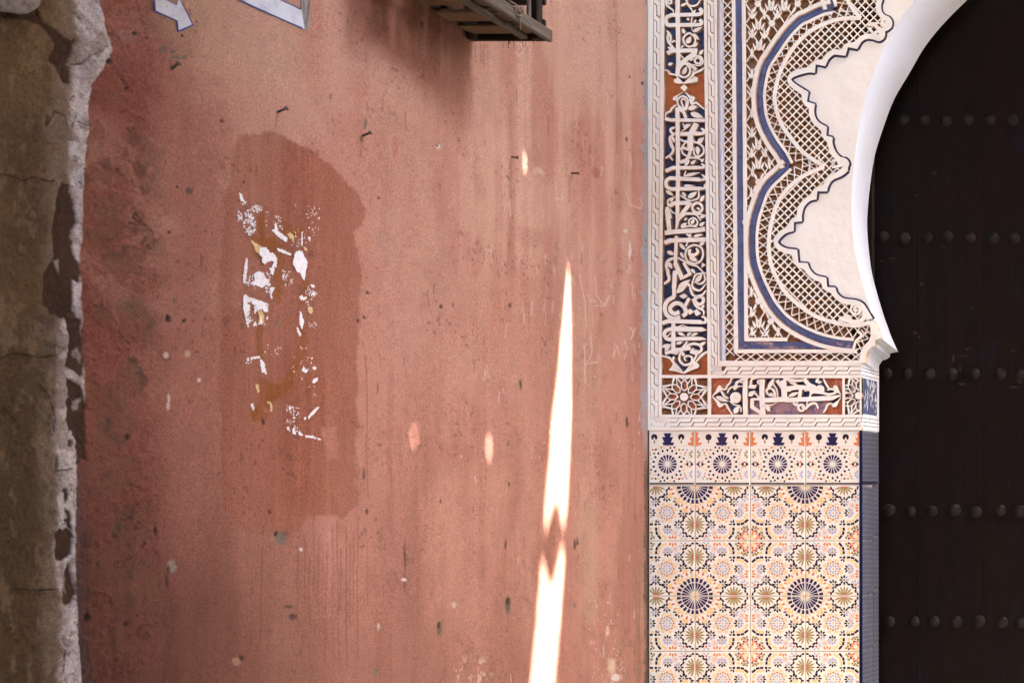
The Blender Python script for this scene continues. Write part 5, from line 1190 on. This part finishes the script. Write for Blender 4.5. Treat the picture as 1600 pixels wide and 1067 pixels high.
class Print:
    """flat print laid on a tile: polygons in tile units, u right, v down"""
    def __init__(s, umax=.985): s.p = []; s.um = umax
    def poly(s, pts, c_): s.p.append((pts, c_))
    def dot(s, u, v, r, c_, n=6, a0=0.0): s.poly([(u + r * math.cos(a0 + 2 * math.pi * k / n), v + r * math.sin(a0 + 2 * math.pi * k / n)) for k in range(n)], c_)
    def petal(s, u, v, r0, r1, w0, w1, ang, c_, tip=True):
        ca, sa = math.cos(math.radians(ang)), math.sin(math.radians(ang))
        q = [(r0, -w0 / 2), (r0 + (r1 - r0) * .55, -w1 / 2), (r1 - (.18 * (r1 - r0) if tip else 0), -w1 * (.38 if tip else .5)), (r1, -w1 * (.12 if tip else .5)), (r1, w1 * (.12 if tip else .5)), (r1 - (.18 * (r1 - r0) if tip else 0), w1 * (.38 if tip else .5)), (r0 + (r1 - r0) * .55, w1 / 2), (r0, w0 / 2)]
        s.poly([(u + a * ca - b_ * sa, v + a * sa + b_ * ca) for a, b_ in q], c_)
    def line(s, a, b_, w_, c_):
        a, b_ = Vector(a), Vector(b_); d_ = (b_ - a).normalized(); m_ = Vector((-d_.y, d_.x)) * w_ / 2; s.poly([tuple(a + m_), tuple(b_ + m_), tuple(b_ - m_), tuple(a - m_)], c_)
    def mirrored(s):
        s.p += [([(v, u) for u, v in q][::-1], c_) for q, c_ in s.p]
    def tile(s, name, fu, fv, w_=1.0):
        """mesh in metres, centred on the full tile; fu, fv mirror it; w_ < 1 keeps only u < w_"""
        sx, sz = (-1 if fu else 1), (-1 if fv else 1); e = .009
        mb = MB(); lo_u, hi_u = e, w_ - e
        xa, xb_ = sorted((sx * (lo_u - .5) * TS, sx * (hi_u - .5) * TS)); h = (.5 - e) * TS
        mb.box((xa, 0, -h), (xb_, .010, h), CRE, .0012)
        lim = .016; lay = 0
        for q, c_ in s.p:
            mu = sum(p[0] for p in q) / len(q); mv = sum(p[1] for p in q) / len(q); g_ = 1.0 if (max(p[0] for p in q) - min(p[0] for p in q) > .2) else (1.16 if c_ not in (PNK,) else 1.0)
            q = [(mu + (u - mu) * g_, mv + (v - mv) * g_) for u, v in q]
            cu = sum(p[0] for p in q) / len(q); cv = sum(p[1] for p in q) / len(q)
            if not (lim < cu < w_ - lim and lim < cv < 1 - lim): continue
            q = [(min(max(u, lim), w_ - lim), min(max(v, lim), 1 - lim)) for u, v in q]
            lay = (lay + 1) % 5
            pts = [(sx * (u - .5) * TS, -.0004 - .00005 * lay, -sz * (v - .5) * TS) for u, v in q]
            ar = sum(pts[i - 1][0] * pts[i][2] - pts[i][0] * pts[i - 1][2] for i in range(len(pts)))
            mb.add(pts, [list(range(len(pts)))] if ar > 0 else [list(range(len(pts)))[::-1]], c_)
        return mb.mesh(name, TM)
# --- main tile: quarter of a medallion at the corner (0, 0)
pr = Print()
cu = lambda x, y: ((x - 65) / 918, (y - 112) / 918)
def at(x, y, r, c_, n=6): pr.dot(*cu(x, y), r, c_, n, .3)
# one half, then mirrored in the diagonal
fl = [(530, 305, [(0, BLK), (45, BLK), (90, BLK), (135, BLK), (-90, BLK), (-48, BLK), (180, YEL), (-135, YEL)]), (715, 380, [(180, BLK), (135, BLK), (90, BLK), (-138, BLK), (-90, BLK), (-45, BLK), (0, BLU), (48, BLU)]),
      (795, 565, [(180, BLK), (138, BLK), (-138, BLK), (-90, BLU), (-45, BLU), (0, BLU), (45, BLU), (90, BLU)])]
for x, y, pet in fl:
    u, v = cu(x, y); pr.dot(u, v, .019, OLI, 8)
    for a, c_ in pet: pr.petal(u, v, .040, .088, .020, .030, a, c_)
    for a, c_ in pet:
        if c_ != BLK: pr.line((u + .1 * math.cos(math.radians(a + 22)), v + .1 * math.sin(math.radians(a + 22))), (u + .04 * math.cos(math.radians(a + 22)), v + .04 * math.sin(math.radians(a + 22))), .006, PNK)
u, v = .708, 0.0
for k in range(1, 8): pr.petal(u, v, .055, .172, .016, .029, k * 22.5, OLI)
for k in range(8): pr.petal(u, v, .025, .062, .010, .012, k * 22.5 + 11, RED)
for x, y in ((495, 155), (530, 190), (640, 303), (790, 305), (845, 303), (857, 260), (903, 245), (903, 195), (938, 148), (600, 290)): pr.petal(*cu(x, y), -.024, .026, .026, .032, math.degrees(math.atan2(y - 112, x - 715)) + 90, BLK)
for x, y in ((400, 150), (372, 188), (350, 250), (318, 318), (420, 128), (335, 330)): at(x, y, .022, YEL)
for x, y in ((480, 250), (462, 300)): at(x, y, .028, YEL, 5)
for x, y in ((455, 175), (425, 245), (390, 325)): pr.petal(*cu(x, y), -.03, .03, .006, .034, math.degrees(math.atan2(y - 112, x - 65)) , RED if y == 245 else ORA)
pr.petal(*cu(405, 378), -.026, .026, .02, .026, 0, BLK)
for x, y in ((930, 435), (920, 480), (930, 525)): pr.petal(*cu(x, y), -.028, .024, .006, .034, math.degrees(math.atan2(480 - y, 985 - x)), ORA)
for a in range(0, 360, 45): pr.line(cu(850 + 12 * math.cos(math.radians(a)), 440 + 12 * math.sin(math.radians(a))), cu(850 + 60 * math.cos(math.radians(a)), 440 + 60 * math.sin(math.radians(a))), .005, RED)
at(905, 300, .024, ORA, 4)
for x, y in ((895, 360), (858, 345), (942, 332), (945, 268), (800, 505)): pr.petal(*cu(x, y), -.02, .022, .012, .026, math.degrees(math.atan2(y - 300, x - 905)), BLU)
for x, y in ((930, 600), (865, 690), (770, 712), (820, 705), (905, 640)): at(x, y, .026, YEL, 5)
for (a, b_) in (((765, 755), (812, 755)), ((830, 752), (880, 738)), ((895, 722), (945, 680))): pr.line(cu(*a), cu(*b_), .034, BLK)
pr.petal(*cu(655, 755), -.022, .024, .018, .026, 180, BLK)
for x, y in ((930, 795), (900, 822), (850, 828)): at(x, y, .021, OLI)
for x, y in ((945, 838), (880, 866)): at(x, y, .017, BLK)
for x, y in ((935, 862), (905, 872)): pr.petal(*cu(x, y), -.022, .022, .008, .032, math.degrees(math.atan2(1010 - y, 980 - x)), ORA)
pr.petal(*cu(940, 915), -.03, .03, .008, .036, 72, ORA); pr.petal(*cu(975, 880), -.03, .03, .008, .036, 88, ORA); at(958, 960, .03, YEL, 5)
for x, y in ((120, 290), (180, 235)): pr.dot(*cu(x, y), .008, PNK)
pr.mirrored()
# what lies on the diagonal
for k in range(6): pr.poly([(.085 * math.cos(math.radians(7.5 + 15 * k)), .085 * math.sin(math.radians(7.5 + 15 * k)))] + [(r * math.cos(math.radians(7.5 + 15 * k + d_)), r * math.sin(math.radians(7.5 + 15 * k + d_))) for r, d_ in ((.225, -5.6), (.238, 0), (.225, 5.6))], NAV)
for k in range(6): pr.petal(0, 0, .262, .325, .036, .042, 7.5 + 15 * k, NAV, False); pr.dot(.247 * math.cos(math.radians(15 * k)), .247 * math.sin(math.radians(15 * k)), .010, PNK); pr.dot(.30 * math.cos(math.radians(15 * k + 15)), .30 * math.sin(math.radians(15 * k + 15)), .006, PNK)
pr.dot(.03, .03, .028, YEL); at(340, 378, .036, YEL, 8); at(375, 425, .024, BLK, 6); at(715, 755, .022, BLK, 8); pr.petal(*cu(672, 712), -.02, .022, .016, .024, 225, BLK); at(795, 830, .032, YEL, 4); at(870, 905, .024, ORA, 5); at(828, 912, .014, BLK); at(795, 890, .02, OLI); at(880, 800, .02, OLI); at(850, 945, .02, ORA, 5)
at(415, 470, .006, PNK)
u, v = cu(530, 565); pr.dot(u, v, .020, YEL, 8)
for k in range(8):
    a = 22.5 + 45 * k; pr.petal(u, v, .045, .088, .018, .030, 45 * k, BLU); pr.petal(u, v, .095, .128, .014, .028, a + 0, ORA if 1 else RED); pr.dot(u + .124 * math.cos(math.radians(45 * k)), v + .124 * math.sin(math.radians(45 * k)), .018, OLI)
    pr.petal(u, v, .140, .192, .016, .044, a, YEL); pr.line((u + .13 * math.cos(math.radians(a + 11)), v + .13 * math.sin(math.radians(a + 11))), (u + .2 * math.cos(math.radians(a + 14)), v + .2 * math.sin(math.radians(a + 14))), .006, PNK); pr.line((u + .13 * math.cos(math.radians(a - 11)), v + .13 * math.sin(math.radians(a - 11))), (u + .2 * math.cos(math.radians(a - 14)), v + .2 * math.sin(math.radians(a - 14))), .006, PNK)
# --- frieze tile
pf = Print(); fu_ = lambda x, y: ((x - 66) / 970, (y - 45) / 972)
def FP(c_, *pts): pf.poly([fu_(*p) for p in pts], c_)
FP(NAV, (452, 305), (432, 262), (500, 262), (500, 305)); FP(NAV, (500, 305), (500, 262), (590, 262), (590, 305)); FP(NAV, (590, 305), (590, 262), (636, 262), (615, 305)); FP(NAV, (500, 262), (460, 170), (630, 170), (590, 262)); FP(NAV, (515, 170), (485, 100), (605, 100), (578, 170))
for sgn, x0 in ((1, 66), (-1, 1036)):
    X = lambda d_: x0 + sgn * d_
    FP(ORA, (X(8), 305), (X(8), 95), (X(45), 95), (X(45), 305)); FP(ORA, (X(45), 140), (X(45), 95), (X(62), 95)); FP(ORA, (X(45), 265), (X(45), 178), (X(88), 178), (X(62), 240)); FP(ORA, (X(45), 305), (X(45), 262), (X(122), 262), (X(98), 305))
for x in (305, 778):
    u, v = fu_(x, 165); pf.dot(u, v, .050, BLK, 12); pf.poly([fu_(x, 165), fu_(x + 24, 218), fu_(x, 215), fu_(x - 24, 218)], CRE); pf.poly([fu_(x, 205), fu_(x + 16, 245), fu_(x, 285), fu_(x - 16, 245)], OLI)
cxm, cym = fu_(548, 640)
for k in range(16): pf.poly([(cxm + .055 * math.cos(math.radians(22.5 * k)), cym + .055 * math.sin(math.radians(22.5 * k)))] + [(cxm + r * math.cos(math.radians(22.5 * k + d_)), cym + r * math.sin(math.radians(22.5 * k + d_))) for r, d_ in ((.160, -7.6), (.166, 0), (.160, 7.6))], NAV)
for k in range(18): pf.petal(cxm, cym, .232, .272, .016, .032, 20 * k + 10, BLK, False); pf.dot(cxm + .205 * math.cos(k * .349), cym + .205 * math.sin(k * .349), .008, PNK); pf.dot(cxm + .185 * math.cos(k * .349 + .17), cym + .185 * math.sin(k * .349 + .17), .007, PNK)
for k in range(18):
    a = math.radians(20 * k); c_ = (YEL, BLK, YEL)[k % 3]
    pf.dot(cxm + .315 * math.cos(a), cym + .300 * math.sin(a), .020 if c_ == YEL else .017, c_); 
    pf.dot(cxm + .36 * math.cos(a + .17), cym + .335 * math.sin(a + .17), .013, (ORA, OLI, YEL)[k % 3])
for x, y in ((205, 640), (115, 640), (900, 640), (985, 640)): pf.poly([fu_(x + 22, y - 38), fu_(x + 22, y + 38), fu_(x - 22, y)] if x > 500 and x < 950 or x < 150 else [fu_(x - 22, y - 38), fu_(x + 22, y), fu_(x - 22, y + 38)], NAV if x in (115, 985) else BLK)
for sx_, sy_, c_ in ((100, 465, OLI), (1000, 465, OLI), (100, 820, BLU), (1000, 820, BLU)):
    for k in range(8): pf.petal(*fu_(sx_, sy_), .03, .075, .014, .026, 45 * k + 22, c_)
for x, y, c_ in ((205, 390, BLU), (880, 385, BLU), (210, 890, BLU), (885, 892, BLU), (230, 440, ORA), (858, 430, ORA), (235, 850, ORA), (868, 850, ORA), (275, 390, OLI), (808, 385, OLI), (283, 895, OLI), (818, 892, OLI), (150, 600, ORA), (150, 680, ORA), (942, 605, ORA), (942, 672, ORA), (340, 388, BLK), (750, 383, BLK), (345, 900, BLK), (755, 895, BLK), (425, 345, BLK), (660, 345, BLK), (432, 938, BLK), (670, 938, BLK)): pf.dot(*fu_(x, y), .017, c_)
FP(BLK, (72, 968), (1030, 968), (1030, 996), (72, 996)); FP(PNK, (72, 1006), (1030, 1006), (1030, 1011), (72, 1011)); FP(PNK, (72, 322), (1030, 322), (1030, 326), (72, 326))

XE = [999.4, 1085.6, 1171.8, 1258.0, 1344.2]; YE = [671.6 + 86.2 * k for k in range(12)]
YE[0] = 672.2
w0 = (1085.6 - 1013.6) / 86.2
meshes = {}
def tile_mesh(pr_, nm, fu, fv, w_):
    key = (nm, fu, fv, w_)
    if key not in meshes: meshes[key] = pr_.tile(nm, fu, fv, w_)
    return meshes[key]
for r_ in range(10):
    zc_ = P(0, YE[0] + 86.2 * (r_ + .5))[2]
    if zc_ < -.05: break
    for c_ in range(4):
        fu = c_ in (0, 2)
        if r_ == 0: me_ = tile_mesh(pf, 'frieze_tile', fu, False, w0 if c_ == 0 else 1.0); nm = 'frieze_tile'
        else: me_ = tile_mesh(pr, 'tile', fu, r_ % 2 == 0, w0 if c_ == 0 else 1.0); nm = 'tile'
        o = bpy.data.objects.new(nm, me_); link(o, door_way)
        xc_ = P((XE[c_] + XE[c_ + 1]) / 2, 0)[0]
        o.location = Vector((xc_ + rnd.uniform(-.0004, .0004), .0012 + rnd.uniform(-.0003, .0003), zc_)) - door_way.location
        o.rotation_euler = (rnd.uniform(-.002, .002), rnd.uniform(-.0025, .0025), rnd.uniform(-.002, .002))
M_grout = mat('grout', (.50, .43, .34), .9, .1, [(40, 4, (.42, .33, .25), .5, .7, I1)], [(200, 3, .3, .001)])
mb = MB(); mb.box((.003, .0040, 0), (xj - .004, .013, P(0, 671.8)[2])); dput(mb, 'grout_bed', M_grout)
# corner bead and the jamb's tiles
T_bead = mat('bead_blue', (.003, .005, .024), .6, .03)
zt_ = P(0, 672)[2]
mb = MB(); mb.tube([(xj - .0035, .0040, 0), (xj - .0035, .0040, zt_)], .0058, 10); dput(mb, 'corner_bead', T_bead, True)
T_jam = mat('jamb_tile_shaded', (.040, .044, .068), .4, .15, [(70, 4, (.085, .085, .105), .45, .62, (1, 1, .5)), (160, 3, (.02, .022, .045), .5, .66, I1), (220, 2, (.16, .14, .14), .66, .76, I1)], [(60, 3, .2, .002)])  # shade on the jamb painted into dark blue tile colours
T_jamd = mat('jamb_tile_dark', (.012, .013, .03), .35, .3); T_jaml = mat('jamb_tile_light', (.17, .175, .20), .4, .2)
w_j = (JD - .016) / 3; h_j = 86.2 / K
mb = MB(); e = .0012
mb.box((-.009, -w_j / 2 + e, -h_j / 2 + e), (0, w_j / 2 - e, h_j / 2 - e), 0, .0008)
for i in range(4):
    for j in range(11):
        cy_j = (i - 1.5) * w_j / 4.2; cz_j = (j - 5) * h_j / 11.5
        for k, (dy, dz, ry_, rz_, mi) in enumerate(((0, 0, .0028, .0042, 1), (0, .0078, .0066, .0017, 2), (.0072, 0, .0013, .0056, 2))):
            mb.add([(.0003 + .0001 * k, cy_j + dy - ry_, cz_j + dz - rz_), (.0003 + .0001 * k, cy_j + dy + ry_, cz_j + dz - rz_), (.0003 + .0001 * k, cy_j + dy + ry_, cz_j + dz + rz_), (.0003 + .0001 * k, cy_j + dy - ry_, cz_j + dz + rz_)], [(0, 1, 2, 3)], mi)
jme = mb.mesh('jamb_tile', [T_jam, T_jamd, T_jaml])
for r_ in range(9):
    for c_ in range(3):
        o = bpy.data.objects.new('jamb_tile', jme); link(o, door_way)
        o.location = Vector((xj + .0005 + rnd.uniform(-.0006, .0006), .008 + w_j * (c_ + .5), P(0, 672.4 + 86.2 * (r_ + .5) + (0, 2, -3)[c_] * (r_ > 0))[2])) - door_way.location
        o.rotation_euler = (rnd.uniform(-.012, .012), rnd.uniform(-.004, .004), rnd.uniform(-.012, .012))
mb = MB(); mb.box((xj - .06, .013, 0), (xj - .0032, JD, zt_ - .001)); dput(mb, 'grout_bed', M_grout)
mb = MB(); z_ = P(0, 753.6)[2]; mb.box((xj - .001, .006, z_ - .004), (xj + .0022, JD - .006, z_ + .003)); dput(mb, 'jamb_line', T_black)

# ------------------------------------------------------------------ the rest of the arch, to the right of the view
cxA = P(1901, 0)[0]; zA = P(0, 320)[2]
mb = MB()
# outer wall pieces above the arch apex and beyond the opening
Rf = 571 / K
xs0 = P(1500, 0)[0]
N_ = 26; top = [(xs0 + (2 * (cxA - xs0)) * k / N_) for k in range(N_ + 1)]
V_ = []; zU = P(0, TOP - .3)[2]
for x in top:
    dx = x - cxA; zz = zA + math.sqrt(max(0, Rf * Rf - dx * dx)); zz = max(zz, zU - .002) 
    V_ += [(x, .0062, zz), (x, .0062, 8.0), (x, JD, zz)]
mb.add(V_, [(i * 3, i * 3 + 3, i * 3 + 4, i * 3 + 1) for i in range(N_)] + [(i * 3, i * 3 + 2, i * 3 + 5, i * 3 + 3) for i in range(N_)])
xr = 2 * cxA - xs0
mb.box((xr, .0062, 0), (xr + 9, .45, 8)); mb.box((1.0, JD + .004, zU + .15), (xr, .45, 8))
dput(mb, 'upper_wall', M_white)

# ------------------------------------------------------------------ the door
YD = .305
door = tag(empty('wooden_door', (cxA, YD, 0)), 'dark brown wooden door with rows of round iron studs behind the horseshoe arch', 'door')
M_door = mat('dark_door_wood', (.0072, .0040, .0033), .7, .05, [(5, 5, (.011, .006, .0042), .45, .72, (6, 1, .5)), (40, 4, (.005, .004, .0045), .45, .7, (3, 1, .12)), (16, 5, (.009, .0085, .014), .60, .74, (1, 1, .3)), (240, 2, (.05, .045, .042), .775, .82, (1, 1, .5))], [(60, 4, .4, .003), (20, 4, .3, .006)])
M_stud = mat('door_stud', (.010, .007, .006), .6, .12, [(60, 4, (.018, .012, .009), .5, .7, I1), (200, 3, (.008, .007, .0065), .5, .7, I1)], [(120, 3, .4, .002)])
x = .45; k = 0
while x < 4.2:
    w_ = .235 + .02 * ((k * 7) % 3 - 1)
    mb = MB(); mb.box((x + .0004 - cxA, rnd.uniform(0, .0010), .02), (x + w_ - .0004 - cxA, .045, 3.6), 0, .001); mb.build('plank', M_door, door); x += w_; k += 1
def at_door(px, py): 
    Z = D + YD; return (XC + (px - VX) * Z / F, ZC - (py - VY) * Z / F)
# faint iron straps behind the studs, scuffs
sd = MB(); n_u, n_v = 14, 6; R_ = .0205; V_ = []; Fc = []
for j in range(n_v):
    ph = (math.pi / 2) * j / (n_v - 1)
    for i in range(n_u):
        a = 2 * math.pi * i / n_u; V_.append((R_ * math.cos(ph) * math.cos(a), -R_ * .45 * math.sin(ph), R_ * math.cos(ph) * math.sin(a)))
sd.add(V_, [(j * n_u + i, j * n_u + (i + 1) % n_u, (j + 1) * n_u + (i + 1) % n_u, (j + 1) * n_u + i) for j in range(n_v - 1) for i in range(n_u)])
sd.tube([(0, .001, 0), (0, -.0022, 0)], .0235, 14)
sme = sd.mesh('stud', M_stud); sme.polygons.foreach_set('use_smooth', [True] * len(sme.polygons))
for y_, xs_ in ((-30, [1378 + 34.2 * k for k in range(22)]), (187, [1375, 1411, 1444, 1479, 1513, 1547, 1583] + [1618 + 34.5 * k for k in range(14)]), (371, [1380, 1413, 1449, 1481, 1516, 1552, 1585] + [1620 + 34.5 * k for k in range(14)]),
               (584, [1385, 1417, 1452, 1487, 1523, 1563, 1593] + [1628 + 34.5 * k for k in range(14)]), (798, [1389, 1423, 1456, 1492, 1525, 1563, 1595] + [1630 + 34.5 * k for k in range(14)]), (971, [1390, 1428, 1459, 1494, 1530, 1566, 1597] + [1632 + 34.5 * k for k in range(14)]), (1150, [1392 + 34.5 * k for k in range(21)])):
    for px in xs_:
        x, z = at_door(px, y_ + rnd.uniform(-1.5, 1.5)); o = bpy.data.objects.new('stud', sme); link(o, door)
        o.location = Vector((x, YD - .0006, z)) - door.location; s_ = rnd.uniform(.88, 1.08); o.scale = (s_, s_, s_); o.rotation_euler = (rnd.uniform(-.15, .15), rnd.uniform(0, 6.28), rnd.uniform(-.15, .15))
# door frame stile seen past the reveal, and the dark passage behind
M_frame = mat('door_frame_wood', (.014, .010, .008), .6, .1, [(30, 4, (.024, .016, .012), .5, .7, (1, 1, .1))], [(60, 4, .4, .003)])
xf = at_door(1367.5, 0)[0]
mb = MB(); mb.box((xf - .25 - cxA, -.028, .02), (xf - cxA, -.002, 3.6), 0, .003); mb.build('door_frame', M_frame, door)
# keyhole and chipped wood round it
M_hole = mat('keyhole_dark', (.003, .003, .003), .9, .05)
x, z = at_door(1506, 583); mb = MB(); mb.box((x - .009 - cxA, -.0018, z - .018), (x + .009 - cxA, .001, z + .014), 0, .0008); mb.build('keyhole', M_hole, door)
M_chip = mat('bare_wood', (.03, .023, .018), .8, .1, [(120, 4, (.012, .009, .007), .45, .65, (1, 1, .3))], [(150, 3, .6, .003)])
mb = MB()
for (px, py, rx, rz_) in ((1506, 556, 10, 2), (1512, 545, 6, 3), (1503, 600, 9, 3), (1500, 575, 3, 8), (1585, 605, 10, 4), (1593, 596, 6, 5), (1430, 520, 5, 5), (1436, 526, 4, 3), (1520, 482, 5, 3), (1440, 443, 5, 4), (1474, 386, 6, 2), (1432, 306, 6, 2), (1460, 270, 6, 4), (1490, 304, 4, 2), (1490, 560, 4, 8), (1582, 548, 8, 3), (1378, 408, 6, 1), (1395, 404, 8, 1.2)):
    x, z = at_door(px, py); a0 = rnd.uniform(0, 6); s_ = 1 / 401
    mb.add([(x - cxA + rx * s_ * rnd.uniform(.4, 1) * math.cos(t), -.0006 - rnd.uniform(0, .0004), z + rz_ * s_ * rnd.uniform(.4, 1) * math.sin(t)) for t in [-2 * math.pi * k / 9 for k in range(9)]], [list(range(9))])
tag(mb.build('chips', M_chip, door), kind='stuff')
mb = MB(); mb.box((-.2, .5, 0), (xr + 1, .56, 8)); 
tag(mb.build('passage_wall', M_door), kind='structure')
